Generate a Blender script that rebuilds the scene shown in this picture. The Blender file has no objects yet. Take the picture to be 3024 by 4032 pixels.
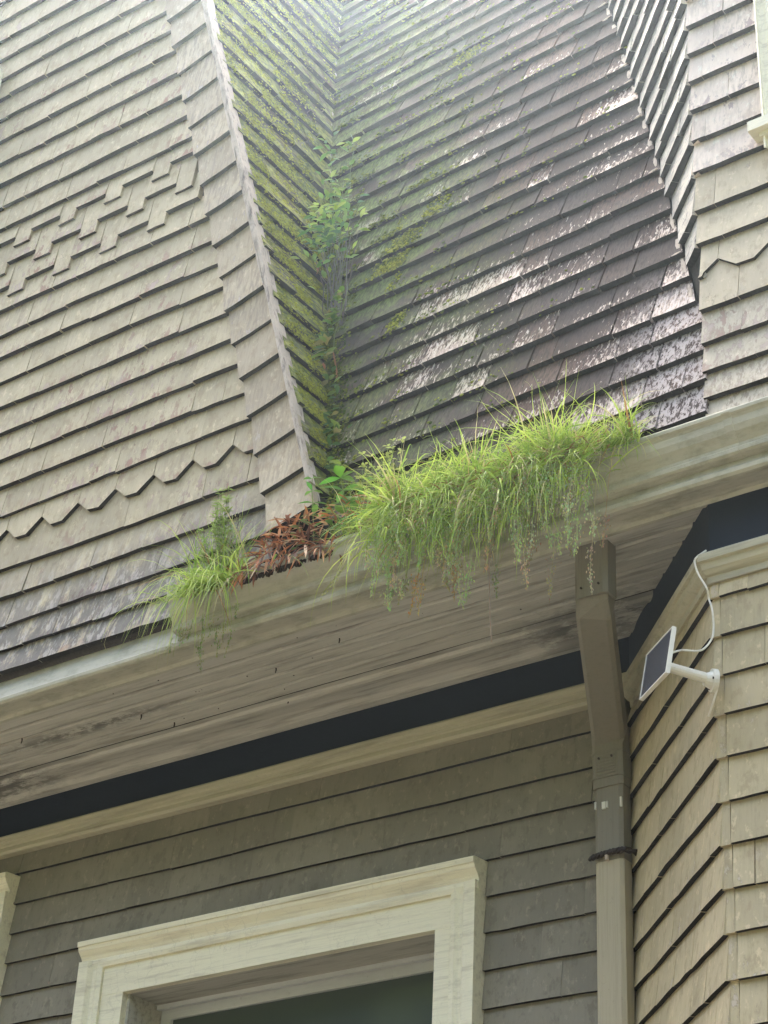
import bpy, math, random
from mathutils import Vector, Matrix, noise
rnd = random.Random(7)
sc = bpy.context.scene
GLARE_HAZE = .0011
H0 = 1.6                       # eye height: all building numbers below are measured from the eye, then lifted by H0

# ------------------------------------------------------------------ camera
cam_d = bpy.data.cameras.new('camera')
cam = bpy.data.objects.new('camera', cam_d)
sc.collection.objects.link(cam)
sc.camera = cam
cam_d.sensor_fit = 'HORIZONTAL'; cam_d.sensor_width = 36.0
cam_d.lens = 7750.19 / 3024 * 36.0
cam_d.clip_start = 0.05; cam_d.clip_end = 900
right = Vector((0.812494, 0.58119151, 0.0454964))
down = Vector((-0.2730718, 0.44837497, -0.85111202))
fwd = Vector((-0.51505853, 0.67909963, 0.52300899))
cam.matrix_world = Matrix(((right.x, -down.x, -fwd.x, 0), (right.y, -down.y, -fwd.y, 0),
                           (right.z, -down.z, -fwd.z, H0), (0, 0, 0, 1)))

# ------------------------------------------------------------------ light
SUN_EL, SUN_AZ = 58.0, 315.0       # azimuth clockwise from +Y; the wall faces -Y, the sun stands behind the roof
world = bpy.data.worlds.new('World'); sc.world = world; world.use_nodes = True
nt = world.node_tree; nt.nodes.clear()
sky = nt.nodes.new('ShaderNodeTexSky'); sky.sky_type = 'NISHITA'; sky.sun_disc = False
sky.sun_elevation = math.radians(SUN_EL); sky.sun_rotation = math.radians(SUN_AZ)
sky.air_density = 0.8; sky.dust_density = 8.0; sky.ozone_density = 0.0
bg = nt.nodes.new('ShaderNodeBackground'); bg.inputs[1].default_value = 0.15
wo = nt.nodes.new('ShaderNodeOutputWorld')
nt.links.new(sky.outputs[0], bg.inputs[0]); nt.links.new(bg.outputs[0], wo.inputs[0])
sun_d = bpy.data.lights.new('sun', 'SUN'); sun_d.energy = 4.8; sun_d.angle = math.radians(4)
sun_d.color = (1.0, 0.95, 0.86)
sun = bpy.data.objects.new('sun', sun_d); sc.collection.objects.link(sun)
sd = Vector((math.sin(math.radians(SUN_AZ)) * math.cos(math.radians(SUN_EL)),
             math.cos(math.radians(SUN_AZ)) * math.cos(math.radians(SUN_EL)), math.sin(math.radians(SUN_EL))))
sun.rotation_euler = sd.to_track_quat('Z', 'Y').to_euler(); sun.location = (0, 0, 30)
sc.view_settings.view_transform = 'Standard'; sc.view_settings.look = 'None'
sc.view_settings.gamma = 1; sc.view_settings.use_curve_mapping = False
sc.view_settings.exposure = 3.0
sc.cycles.use_denoising = True
sc.cycles.max_bounces = 6; sc.cycles.diffuse_bounces = 4; sc.cycles.glossy_bounces = 3
sc.cycles.transparent_max_bounces = 8; sc.cycles.transmission_bounces = 4

# ------------------------------------------------------------------ helpers
WL = {}
def tag(o, label=None, cat=None, group=None, kind=None):
    if label: o['label'] = label
    if cat: o['category'] = cat
    if group: o['group'] = group
    if kind: o['kind'] = kind
    return o
def thing(name, loc, label, cat, group=None, kind=None):
    o = bpy.data.objects.new(name, None); sc.collection.objects.link(o)
    o.empty_display_size = 0.1
    L = Vector((loc[0], loc[1], loc[2] + H0)); o.location = L; WL[o.name] = L
    return tag(o, label, cat, group, kind)
def mesh(name, verts, faces, mats, parent=None, mi=None, smooth=False, kind=None, attr=None):
    """verts in eye coordinates; the object's origin goes to their middle"""
    n = len(verts)
    vs = [Vector((v[0], v[1], v[2] + H0)) for v in verts]
    lo = Vector((min(v.x for v in vs), min(v.y for v in vs), min(v.z for v in vs)))
    hi = Vector((max(v.x for v in vs), max(v.y for v in vs), max(v.z for v in vs)))
    c = (lo + hi) / 2
    me = bpy.data.meshes.new(name)
    me.from_pydata([(v.x - c.x, v.y - c.y, v.z - c.z) for v in vs], [], faces)
    if not isinstance(mats, (list, tuple)): mats = [mats]
    for m in mats: me.materials.append(m)
    if mi: me.polygons.foreach_set('material_index', mi)
    if smooth: me.polygons.foreach_set('use_smooth', [True] * len(faces))
    if attr:
        a = me.color_attributes.new('tint', 'FLOAT_COLOR', 'POINT')
        a.data.foreach_set('color', attr)
    o = bpy.data.objects.new(name, me); sc.collection.objects.link(o)
    if parent is not None:
        o.parent = parent; o.location = c - WL[parent.name]
    else: o.location = c
    WL[o.name] = c
    if kind: o['kind'] = kind
    return o

class Geo:
    def __init__(s): s.v = []; s.f = []; s.c = []
    def add(s, vs, fs, col=None):
        b = len(s.v); s.v += vs; s.f += [tuple(b + i for i in f) for f in fs]
        if col is not None: s.c += list(col) * len(vs)
    def box(s, x0, x1, y0, y1, z0, z1):
        s.add([(x0,y0,z0),(x1,y0,z0),(x1,y1,z0),(x0,y1,z0),(x0,y0,z1),(x1,y0,z1),(x1,y1,z1),(x0,y1,z1)],
              [(0,3,2,1),(4,5,6,7),(0,1,5,4),(1,2,6,5),(2,3,7,6),(3,0,4,7)])
    def tube(s, pts, r, n=8, col=None, r2=None, rect=None):
        """rect: (w, d) half sizes for a rectangular pipe with x kept level"""
        pts = [Vector(p) for p in pts]; rings = []
        for i, p in enumerate(pts):
            d = (pts[min(i + 1, len(pts) - 1)] - pts[max(i - 1, 0)]).normalized()
            if rect:
                a = Vector((1, 0, 0)); a = (a - d * a.dot(d)).normalized(); b = d.cross(a)
                k = 0.25
                w, h = rect
                sh = [(-w, -h * (1 - k)), (-w * (1 - k), -h), (w * (1 - k), -h), (w, -h * (1 - k)), (w, h * (1 - k)), (w * (1 - k), h), (-w * (1 - k), h), (-w, h * (1 - k))]
                # corrugated front
                rings.append([p + a * q[0] + b * q[1] for q in sh])
            else:
                a = Vector((0, 0, 1)) if abs(d.z) < 0.9 else Vector((1, 0, 0))
                a = (a - d * a.dot(d)).normalized(); b = d.cross(a)
                rr = r if r2 is None else r + (r2 - r) * i / (len(pts) - 1)
                rings.append([p + (a * math.cos(t) + b * math.sin(t)) * rr for t in [2 * math.pi * k / n for k in range(n)]])
        m = len(rings[0]); vs = [tuple(v) for R in rings for v in R]; fs = []
        for i in range(len(rings) - 1):
            for k in range(m):
                fs.append((i * m + k, i * m + (k + 1) % m, (i + 1) * m + (k + 1) % m, (i + 1) * m + k))
        fs.append(tuple(reversed(range(m)))); fs.append(tuple(range((len(rings) - 1) * m, len(rings) * m)))
        s.add(vs, fs, col)
    def build(s, name, mats, parent=None, **k):
        if s.c: k['attr'] = s.c
        return mesh(name, s.v, s.f, mats, parent, **k)

def sweep(name, prof, x0, x1, mat, parent, step=None, wob=0.0, seed=0):
    """profile of (y, z) points, closed round the back, run along x"""
    n = 2 if not step else max(2, int(abs(x1 - x0) / step) + 1)
    vs = []; fs = []; m = len(prof)
    for i in range(n):
        x = x0 + (x1 - x0) * i / (n - 1)
        for k, (y, z) in enumerate(prof):
            w = noise.noise(Vector((x * 3.1 + seed, y * 9, z * 9))) * wob if wob else 0
            w2 = noise.noise(Vector((x * 1.3 + seed + 40, 0, 0))) * wob if wob else 0
            vs.append((x, y + w * .5, z + w2))
    for i in range(n - 1):
        for k in range(m):
            a = i * m + k; b = i * m + (k + 1) % m
            fs.append((a, b, b + m, a + m))
    fs.append(tuple(range(m))); fs.append(tuple(reversed(range((n - 1) * m, n * m))))
    return mesh(name, vs, fs, mat, parent)

# ------------------------------------------------------------------ materials
class NT:
    def __init__(s, name):
        s.m = bpy.data.materials.new(name); s.m.use_nodes = True
        s.t = s.m.node_tree; s.t.nodes.clear()
        s.out = s.t.nodes.new('ShaderNodeOutputMaterial')
        s.b = s.t.nodes.new('ShaderNodeBsdfPrincipled')
        s.t.links.new(s.b.outputs[0], s.out.inputs[0])
        g = s.t.nodes.new('ShaderNodeNewGeometry'); s.pos = g.outputs['Position']
        oi = s.t.nodes.new('ShaderNodeObjectInfo'); s.rand = oi.outputs['Random']
        s.hb = None
    def L(s, a, b): s.t.links.new(a, b)
    def put(s, sock, v):
        if hasattr(v, 'is_output'): s.L(v, sock)
        elif isinstance(v, (tuple, list)): sock.default_value = tuple(v) + ((1,) if len(v) == 3 and len(sock.default_value) == 4 else ())
        else: sock.default_value = v
    def map(s, scale, loc=(0, 0, 0), src=None, rot=(0, 0, 0)):
        n = s.t.nodes.new('ShaderNodeMapping'); s.L(src or s.pos, n.inputs[0])
        n.inputs['Scale'].default_value = scale; n.inputs['Location'].default_value = loc; n.inputs['Rotation'].default_value = rot
        return n.outputs[0]
    def butt(s):
        a = s.t.nodes.new('ShaderNodeAttribute'); a.attribute_name = 'tint'
        n = s.t.nodes.new('ShaderNodeSeparateColor'); s.L(a.outputs['Color'], n.inputs[0]); return n.outputs[0]
    def off(s, vec, amt=37.0):
        """shift a texture by the object's own random number so no two pieces match"""
        a = s.t.nodes.new('ShaderNodeVectorMath'); a.operation = 'ADD'
        c = s.t.nodes.new('ShaderNodeCombineXYZ'); m = s.math('MULTIPLY', s.rand, amt)
        s.L(m, c.inputs[0]); s.L(m, c.inputs[1]); s.L(m, c.inputs[2])
        s.L(vec, a.inputs[0]); s.L(c.outputs[0], a.inputs[1]); return a.outputs[0]
    def noise(s, vec, sc_=1.0, det=4, rough=.55, dist=0.0):
        n = s.t.nodes.new('ShaderNodeTexNoise'); s.L(vec, n.inputs['Vector'])
        n.inputs['Scale'].default_value = sc_; n.inputs['Detail'].default_value = det
        n.inputs['Roughness'].default_value = rough; n.inputs['Distortion'].default_value = dist
        return n.outputs['Fac']
    def math(s, op, a, b=0.0, c=None, clamp=False):
        n = s.t.nodes.new('ShaderNodeMath'); n.operation = op; n.use_clamp = clamp
        s.put(n.inputs[0], a); s.put(n.inputs[1], b)
        if c is not None: s.put(n.inputs[2], c)
        return n.outputs[0]
    def ramp(s, v, lo, hi, a=0.0, b=1.0):
        n = s.t.nodes.new('ShaderNodeMapRange'); n.clamp = True; n.interpolation_type = 'SMOOTHSTEP'
        s.put(n.inputs[0], v); n.inputs[1].default_value = lo; n.inputs[2].default_value = hi
        n.inputs[3].default_value = a; n.inputs[4].default_value = b
        return n.outputs[0]
    def mix(s, f, a, b, mode='MIX'):
        n = s.t.nodes.new('ShaderNodeMix'); n.data_type = 'RGBA'; n.blend_type = mode
        s.put(n.inputs[0], f); s.put(n.inputs[6], a); s.put(n.inputs[7], b); return n.outputs[2]
    def xyz(s):
        n = s.t.nodes.new('ShaderNodeSeparateXYZ'); s.L(s.pos, n.inputs[0]); return n.outputs
    def bump(s, h, st=.4, dist=.004):
        n = s.t.nodes.new('ShaderNodeBump'); n.inputs['Strength'].default_value = st; n.inputs['Distance'].default_value = dist
        s.L(h, n.inputs['Height'])
        if s.hb is not None: s.L(s.hb, n.inputs['Normal'])
        s.hb = n.outputs[0]; s.L(s.hb, s.b.inputs['Normal'])
    def fin(s, col, rough=.7, spec=.3):
        s.put(s.b.inputs['Base Color'], col); s.put(s.b.inputs['Roughness'], rough)
        s.b.inputs['Specular IOR Level'].default_value = spec
        return s.m

def painted_shingle(name, base, var=.05, chip=.70, chipcol=(.30, .19, .13), weather=.0, grime=None, streak=.35):
    n = NT(name)
    tone = n.ramp(n.rand, 0, 1, 1 - var, 1 + var * .6)
    c = n.mix(1.0, base, n.t.nodes.new('ShaderNodeCombineColor').outputs[0], 'MIX') if False else None
    cc = n.t.nodes.new('ShaderNodeCombineColor')
    for i in range(3): n.L(tone, cc.inputs[i])
    c = n.mix(1.0, base, cc.outputs[0], 'MULTIPLY')
    big = n.noise(n.off(n.map((2.2, 2.2, 2.2)), 3), 1, 3)
    c = n.mix(n.ramp(big, .38, .62, 0, .7), c, tuple(x * .76 for x in base))
    grain = n.noise(n.off(n.map((110, 110, 7))), 1, 5, .6)
    c = n.mix(n.ramp(grain, .45, .78, 0, streak), c, tuple(x * .52 for x in base))
    blot = n.noise(n.off(n.map((26, 26, 16))), 1, 6, .68)
    c = n.mix(n.ramp(blot, .52, .64, 0, .45), c, (base[0] * .62, base[1] * .58, base[2] * .60))
    pale = n.noise(n.off(n.map((34, 34, 20), (9, 3, 1))), 1, 5, .7)
    c = n.mix(n.ramp(pale, .57, .65, 0, .42), c, (min(base[0] * 1.45, .8), min(base[1] * 1.42, .8), min(base[2] * 1.4, .8)))
    if weather:
        w = n.noise(n.off(n.map((70, 70, 9), (5, 5, 5))), 1, 6, .7)
        gate = n.ramp(n.math('ADD', n.rand, n.math('MULTIPLY', big, .5)), .55, 1.05, 0, 1)
        c = n.mix(n.math('MULTIPLY', n.ramp(w, .48, .60), n.math('MULTIPLY', gate, weather)), c, (.27, .225, .165))
    cn = n.noise(n.off(n.map((30, 30, 13), (2, 7, 4))), 1, 7, .72)
    bt = n.ramp(n.butt(), 0, .42, .075, 0)
    cn = n.math('ADD', cn, bt)
    chipm = n.math('MULTIPLY', n.ramp(cn, chip, chip + .02), n.ramp(n.noise(n.map((1.7, 1.7, 2.3), (3, 3, 3)), 1, 2), .42, .6))
    cv = n.noise(n.off(n.map((6, 6, 6))), 1, 3)
    c = n.mix(chipm, c, n.mix(n.ramp(cv, .42, .58), chipcol, tuple(.6 * q + .4 * w for q, w in zip(chipcol, (.52, .47, .40)))))
    edge = n.ramp(n.math('ABSOLUTE', n.math('SUBTRACT', cn, chip)), .0, .016, .55, 0)
    c = n.mix(n.math('MULTIPLY', edge, n.ramp(n.noise(n.map((1.7, 1.7, 2.3), (3, 3, 3)), 1, 2), .42, .6)), c, (.10, .08, .075))
    if grime:
        z0, z1 = grime
        gz = n.ramp(n.xyz()[2], z0 + H0, z1 + H0, 1, 0)
        gn = n.noise(n.off(n.map((5, 5, 3.2)), 2), 1, 6, .7); g2 = n.noise(n.off(n.map((30, 30, 4), (0, 0, 0), None, (0, .35, 0))), 1, 5, .7)
        gm = n.math('MULTIPLY', gz, n.ramp(n.math('ADD', n.math('MULTIPLY', gn, .6), n.math('MULTIPLY', g2, .5)),   .43, .58, 0, .82))
        c = n.mix(gm, c, (.085, .083, .080))
        cr_ = n.noise(n.off(n.map((30, 30, 9), (4, 1, 0), None, (0, .3, 0))), 1, 5, .7)
        c = n.mix(n.math('MULTIPLY', gz, n.ramp(cr_, .52, .60, 0, .55)), c, (.46, .43, .36))
    n.bump(grain, .35, .003)
    n.bump(cn, .25, .004)
    return n.fin(c, n.ramp(blot, .4, .7, .62, .85), .22)

M_wall = painted_shingle('taupe_painted_shingle', (.47, .402, .252), chip=.59, weather=.3, grime=(3.55, 4.2), streak=.28)
M_strip = painted_shingle('taupe_weathered_shingle', (.45, .375, .250), var=.10, chip=.63, weather=.8, streak=.6, chipcol=(.36, .31, .26))
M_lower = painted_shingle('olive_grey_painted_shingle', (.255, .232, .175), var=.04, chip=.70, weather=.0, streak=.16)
M_bay = painted_shingle('tan_painted_shingle', (.52, .44, .27), var=.06, chip=.65, weather=.12, streak=.32, chipcol=(.5, .42, .3))
M_bayup = painted_shingle('faded_pinkish_shingle', (.70, .60, .49), var=.08, chip=.62, weather=.45, streak=.4, chipcol=(.36, .28, .25))
M_baymid = painted_shingle('buff_painted_shingle', (.52, .45, .31), var=.05, chip=.65, weather=.12, streak=.25, chipcol=(.34, .28, .2))

M_bayfoot = painted_shingle('worn_tan_shingle', (.52, .46, .34), var=.1, chip=.57, weather=.9, streak=.5, chipcol=(.30, .22, .17))
def butt_mat(name, col):
    n = NT(name); g = n.noise(n.map((90, 90, 90)), 1, 4)
    return n.fin(n.mix(n.ramp(g, .3, .7), tuple(x * .6 for x in col), col), .9, .1)
M_butt = butt_mat('dark_end_grain_shade', (.040, .037, .034))  # end grain, blackened so the butts also carry the shadow under each course
M_buttb = butt_mat('black_end_grain_shade', (.026, .024, .023))  # blacker end grain, shadow line put into the colour as well
M_sheath = butt_mat('dark_sheathing', (.04, .035, .03))

def roof_mat(name, moss=0.0, cheek=False):
    n = NT(name)
    base = n.mix(n.ramp(n.rand, 0, 1), (.050, .033, .024), (.135, .086, .062))
    big = n.noise(n.map((1.6, 1.6, 1.6), (4, 1, 2)), 1, 4)
    base = n.mix(n.ramp(big, .35, .7), base, (.078, .064, .054))
    grain = n.noise(n.off(n.map((120, 60, 9))), 1, 6, .65)
    c = n.mix(n.ramp(grain, .4, .7), base, (.042, .032, .027))
    # pale worn streaks with their sheen put into the colour, running down the slope
    x, y, z = n.xyz()
    fl = n.noise(n.off(n.map((88, 40, 26), (0, 0, 0), None, (0, -.5, 0)), 11), 1, 5, .62, .3)
    area = n.noise(n.map((1.5, .6, 1.15), (2.2, 0, 1.4)), 1, 3)
    low = n.ramp(n.math('ADD', z, n.math('MULTIPLY', x, -.55)), 6.3 + H0, 8.3 + H0, .34, 0)
    rr2 = n.ramp(n.math('POWER', n.rand, 2.2), 0, 1)
    gate = n.math('ADD', n.math('MULTIPLY', rr2, .60), n.math('ADD', low, n.ramp(area, .38, .62, -.18, .38)))
    gate = n.math('ADD', gate, n.ramp(n.butt(), 0, .6, .26, -.10))
    th = n.math('SUBTRACT', .80, n.math('MULTIPLY', gate, .27))
    fm = n.math('GREATER_THAN', fl, th)
    fsoft = n.ramp(n.math('SUBTRACT', fl, th), -.045, .03)
    if not cheek:
        c = n.mix(n.math('MULTIPLY', fsoft, .80), c, n.mix(n.ramp(grain, .4, .6), (.28, .21, .16), (.62, .52, .42)))
        worn_x = n.ramp(x, -2.75, -2.42, 0, 1)  # pale worn shingles at the lower right of the slope
        pk = n.noise(n.off(n.map((80, 60, 26), (0, 0, 0), None, (0, -.5, 0))), 1, 6, .75)
        c = n.mix(n.math('MULTIPLY', n.math('MULTIPLY', n.ramp(z, 4.0 + H0, 4.5 + H0, 1, 0), worn_x), n.ramp(pk, .44, .53, 0, .8)), c, (.50, .44, .40))
    # green algae film and moss stain
    mn = n.noise(n.map((3.0, 3.0, 4.0), (7, 7, 7)), 1, 5, .65)
    if cheek:
        mm = n.ramp(mn, .38, .56, 0, .75)
        m2 = n.noise(n.map((30, 30, 30)), 1, 5, .7)
        c = n.mix(mm, c, n.mix(n.ramp(m2, .4, .6), (.095, .130, .030), (.30, .34, .06)))
        hi = n.ramp(n.math('ADD', n.math('SUBTRACT', y, 4.73), n.math('MULTIPLY', n.math('SUBTRACT', z, 6.0 + H0), .10)), .15, .75, .8, .08)
        lim = n.noise(n.off(n.map((9, 9, 60), (1, 2, 3)), 5), 1, 5, .6)
        hi = n.math('MULTIPLY', hi, n.ramp(z, 4.1 + H0, 5.4 + H0, .25, 1)); hi = n.math('MULTIPLY', hi, n.ramp(n.noise(n.map((2.2, 2.2, 3.1), (1, 9, 5)), 1, 4, .6), .38, .58, .25, 1))
        c = n.mix(n.math('MULTIPLY', n.ramp(lim, .42, .54), hi), c, n.mix(n.ramp(m2, .35, .6), (.18, .20, .045), (.50, .50, .10)))
        sil = n.noise(n.off(n.map((40, 14, 50))), 1, 5, .7)
        c = n.mix(n.ramp(sil, .56, .68, 0, .6), c, (.25, .24, .21))
    else:
        d = n.math('ADD', x, n.math('MULTIPLY', z, .30))        # distance from the left valley grows with this
        vm = n.ramp(d, -2.45 + H0 * .3, -1.55 + H0 * .3, 1, 0)
        mm = n.math('MULTIPLY', n.ramp(mn, .36, .58, .05, .85), n.math('MULTIPLY', vm, n.ramp(z, 4.3 + H0, 5.6 + H0, .5, 1)))
        c = n.mix(mm, c, n.mix(n.ramp(fl, .4, .6), (.075, .105, .028), (.19, .24, .055)))
    n.bump(grain, .6, .004); n.bump(fl, .3, .004)
    r = n.mix(fsoft, (.85, .85, .85), (.52, .52, .52))
    return n.fin(c, r if not cheek else .85, .20 if not cheek else .15)
M_roof = roof_mat('dark_brown_weathered_shingle')
M_cheek = roof_mat('mossy_shingle', cheek=True)

def grey_streak():
    n = NT('grey_streaked_shingle')
    base = n.mix(n.ramp(n.rand, 0, 1), (.34, .325, .28), (.56, .53, .44))
    g = n.noise(n.off(n.map((25, 25, 60))), 1, 6, .7)
    c = n.mix(n.ramp(g, .48, .66), base, (.16, .155, .145))
    w = n.noise(n.off(n.map((16, 16, 30), (3, 3, 3))), 1, 5, .65)
    c = n.mix(n.ramp(w, .55, .64, 0, .85), c, (.62, .58, .48))
    n.bump(g, .5, .004)
    return n.fin(c, .8, .2)
M_side = grey_streak()

def trim(name, base, dirt=.4, dirtcol=(.16, .145, .105), sc_=(1.2, 14, 14), crack=True, rough=.55, th=.5, stain=False):
    n = NT(name)
    a = n.noise(n.map(sc_), 1, 6, .62); b = n.noise(n.map((sc_[0] * .6, sc_[1] * 3, sc_[2] * 3), (3, 1, 2)), 1, 5, .6)
    c = n.mix(n.ramp(a, th, th + .22, 0, dirt), base, dirtcol)
    c = n.mix(n.ramp(b, .5, .75, 0, dirt * .7), c, tuple(x * .55 for x in base))
    f3 = n.noise(n.map((sc_[0] * 3, sc_[1] * 6, sc_[2] * 6), (1, 5, 2)), 1, 6, .7)
    c = n.mix(n.ramp(f3, .52, .64, 0, dirt * .55), c, tuple(x * .62 for x in base))
    f = n.noise(n.map((60, 60, 60)), 1, 5, .7)
    c = n.mix(n.ramp(f, .62, .7, 0, .35), c, tuple(x * .5 for x in base))
    c = n.mix(n.ramp(f, .25, .38, .25, 0), c, tuple(min(.9, x * 1.15) for x in base))
    if stain:      # soot and mould patches where the gutter has leaked
        for (px, py, rx, ry) in ((-6.05, 5.33, .50, .16), (-5.3, 5.08, .6, .06), (-3.05, 5.35, .5, .22), (-6.6, 5.1, .5, .08)):
            X, Y, Z = n.xyz()
            d = n.math('SQRT', n.math('ADD', n.math('POWER', n.math('MULTIPLY', n.math('SUBTRACT', X, px), 1 / rx), 2), n.math('POWER', n.math('MULTIPLY', n.math('SUBTRACT', Y, py), 1 / ry), 2)))
            sn = n.noise(n.map((6, 14, 14), (px, 0, 0)), 1, 7, .75)
            c = n.mix(n.math('MULTIPLY', n.ramp(d, .2, 1.2, 1, 0), n.ramp(sn, .42, .56, 0, .8)), c, (.075, .07, .06))
    if crack:
        v = n.t.nodes.new('ShaderNodeTexVoronoi'); v.feature = 'DISTANCE_TO_EDGE'; v.inputs['Scale'].default_value = 16
        wv = n.t.nodes.new('ShaderNodeVectorMath'); wv.operation = 'ADD'; nz_ = n.t.nodes.new('ShaderNodeTexNoise'); nz_.inputs['Scale'].default_value = 14; n.L(n.pos, nz_.inputs['Vector']); n.L(n.map((1, 1, .45)), wv.inputs[0]); sc2 = n.t.nodes.new('ShaderNodeVectorMath'); sc2.operation = 'SCALE'; sc2.inputs['Scale'].default_value = .09; n.L(nz_.outputs['Color'], sc2.inputs[0]); n.L(sc2.outputs[0], wv.inputs[1]); n.L(wv.outputs[0], v.inputs['Vector']); cr = n.ramp(v.outputs['Distance'], 0, .03, 1, 0)
        gate = n.ramp(n.noise(n.map((2.3, 2.3, 2.3)), 1, 3), .48, .62)
        c = n.mix(n.math('MULTIPLY', n.math('MULTIPLY', cr, gate), .22), c, tuple(x * .45 for x in base))
        n.bump(cr, .25, .002)
    n.bump(f, .25, .003)
    return n.fin(c, rough, .35)
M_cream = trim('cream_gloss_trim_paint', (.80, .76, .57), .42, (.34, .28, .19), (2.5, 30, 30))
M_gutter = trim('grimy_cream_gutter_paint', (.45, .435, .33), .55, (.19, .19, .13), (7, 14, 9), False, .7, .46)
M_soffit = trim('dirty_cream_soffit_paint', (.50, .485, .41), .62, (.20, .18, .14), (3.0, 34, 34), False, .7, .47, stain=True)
M_frieze_m = trim('cream_moulding_paint', (.46, .43, .30), .55, (.17, .155, .11), (1.4, 20, 20), False)
M_navy = trim('navy_frieze_paint', (.007, .013, .024), .2, (.012, .016, .02), (1, 6, 6), False, .75)
M_drainp = trim('pale_downspout_lit', (.43, .38, .26), .35, (.26, .21, .13), (60, 60, 1.1), False, .5)  # lower pipe toned paler for the stronger light that reaches it
M_drain = trim('taupe_downspout_shaded', (.215, .195, .145), .35, (.17, .145, .095), (60, 60, 1.1), False, .5)  # upper pipe toned darker for the shade of the eave
M_sash = trim('pale_grey_sash_paint', (.60, .62, .60), .25, (.3, .3, .28), (2, 12, 12), False)
M_white = trim('off_white_plastic', (.72, .70, .60), .12, (.5, .47, .38), (8, 8, 8), False, .4)
M_chip = trim('flaking_white_wood', (.52, .44, .34), .95, (.16, .13, .12), (50, 50, 9), False, .85)
def simple(name, col, rough=.6, spec=.4, **k):
    n = NT(name); f = n.noise(n.map((40, 40, 40)), 1, 3)
    m = n.fin(n.mix(n.ramp(f, .3, .7), tuple(x * .8 for x in col), tuple(x * 1.15 for x in col)), rough, spec); return m
M_strap = simple('rusty_black_strap', (.035, .025, .02), .6)
M_cell = simple('dark_solar_cell', (.035, .042, .060), .18, .5)
M_soil = simple('dark_gutter_soil', (.028, .022, .015), .95, .1)
def glass():
    n = NT('window_glass'); n.b.inputs['Base Color'].default_value = (.075, .095, .085, 1)
    n.b.inputs['Roughness'].default_value = .06; n.b.inputs['IOR'].default_value = 1.32
    return n.m
M_glass = glass()
def plant_mat(name, trans=.5, rough=.5, spec=.4):
    n = NT(name)
    a = n.t.nodes.new('ShaderNodeAttribute'); a.attribute_name = 'tint'
    f = n.noise(n.map((35, 35, 35)), 1, 3)
    c = n.mix(n.ramp(f, .3, .7, 0, .45), a.outputs['Color'], n.mix(1, a.outputs['Color'], (.62, .66, .6), 'MULTIPLY'))
    n.fin(c, rough, spec)
    tr = n.t.nodes.new('ShaderNodeBsdfTranslucent'); n.L(c, tr.inputs[0])
    mx = n.t.nodes.new('ShaderNodeMixShader'); mx.inputs[0].default_value = trans
    n.L(n.b.outputs[0], mx.inputs[1]); n.L(tr.outputs[0], mx.inputs[2]); n.L(mx.outputs[0], n.out.inputs[0])
    return n.m
M_grass = plant_mat('grass_blade')
M_leaf = plant_mat('glossy_leaf', .3, .28, .6)
M_dry = plant_mat('dry_brown_leaf', .25, .6, .3)
M_mossm = plant_mat('moss_cushion', .15, .95, .05)
M_stem = plant_mat('plant_stem', .0, .8, .2)
def ground_mat():
    n = NT('pale_paving'); f = n.noise(n.map((.6, .6, .6)), 1, 6); g = n.noise(n.map((25, 25, 25)), 1, 4)
    c = n.mix(n.ramp(f, .35, .65), (.032, .030, .024), (.045, .042, .034)); c = n.mix(n.ramp(g, .4, .7, 0, .3), c, (.16, .15, .13))
    return n.fin(c, .9, .2)

# ------------------------------------------------------------------ ground
g = Geo(); g.add([(-150, -150, -1.6), (150, -150, -1.6), (150, 150, -1.6), (-150, 150, -1.6)], [(0, 1, 2, 3)])
tag(g.build('ground', ground_mat()), kind='structure')

# ------------------------------------------------------------------ surfaces the shingles lie on
def interp(tab, t):
    if t <= tab[0][0]: a, b = tab[0], tab[1]
    elif t >= tab[-1][0]: a, b = tab[-2], tab[-1]
    else:
        for a, b in zip(tab, tab[1:]):
            if a[0] <= t <= b[0]: break
    return a[1] + (b[1] - a[1]) * (t - a[0]) / (b[0] - a[0])
def y_wall(z):   # upper left wall, kicked out a little at its foot
    return 4.765 - (0.045 * ((4.0 - z) / .55) ** 1.3 if z < 4.0 else 0)
XE = [(3.2, -3.93), (3.882, -4.139), (4.004, -4.178), (4.197, -4.232), (4.389, -4.28), (4.589, -4.349), (4.894, -4.442), (5.19, -4.519),
      (5.381, -4.586), (5.779, -4.699), (6.177, -4.823), (6.639, -4.956), (7.037, -5.068), (9.0, -5.62)]
def x_edge(z): return interp(XE, z)
def x_rake(z): return -.291 * z - 2.803
def y_roof(x, z): return 3.899 - .053 * x + .14 * z + .013 * z * z
def y_valley(z): return y_roof(x_rake(z), z)
def x_rvalley(z): return (-1.446 - .14 * z - .013 * z * z) / .947
def y_bay(z): return 4.80 - (0.10 * ((4.8 - z) / 1.2) ** 1.6 if z < 4.8 else 0)
BC = (-2.338, 4.80)                       # upper bay corner in plan
S2 = math.sqrt(.5)
def P_wall(s, t): return Vector((s, y_wall(t), t)), Vector((0, -1, .05)).normalized()
def P_cheek(s, t): return Vector((x_rake(t), s, t)), Vector((.96, 0, .28))
def P_roof(s, t): return Vector((s, y_roof(s, t), t)), Vector((-.05, -.965, .26)).normalized()
def P_bayf(s, t): return Vector((s, y_bay(t), t)), Vector((0, -1, .03)).normalized()
def P_bays(s, t): return Vector((BC[0] - s * S2 + (4.80 - y_bay(t)) * .487, y_bay(t) + s * S2, t)), Vector((-S2, -S2, 0))
def P_low(s, t): return Vector((s, 5.515, t)), Vector((0, -1, 0))
LC = (-2.372, 4.836)                      # lower bay corner in plan
def P_lbs(s, t): return Vector((LC[0] - s * S2, LC[1] + s * S2, t)), Vector((-S2, -S2, 0))
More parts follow.
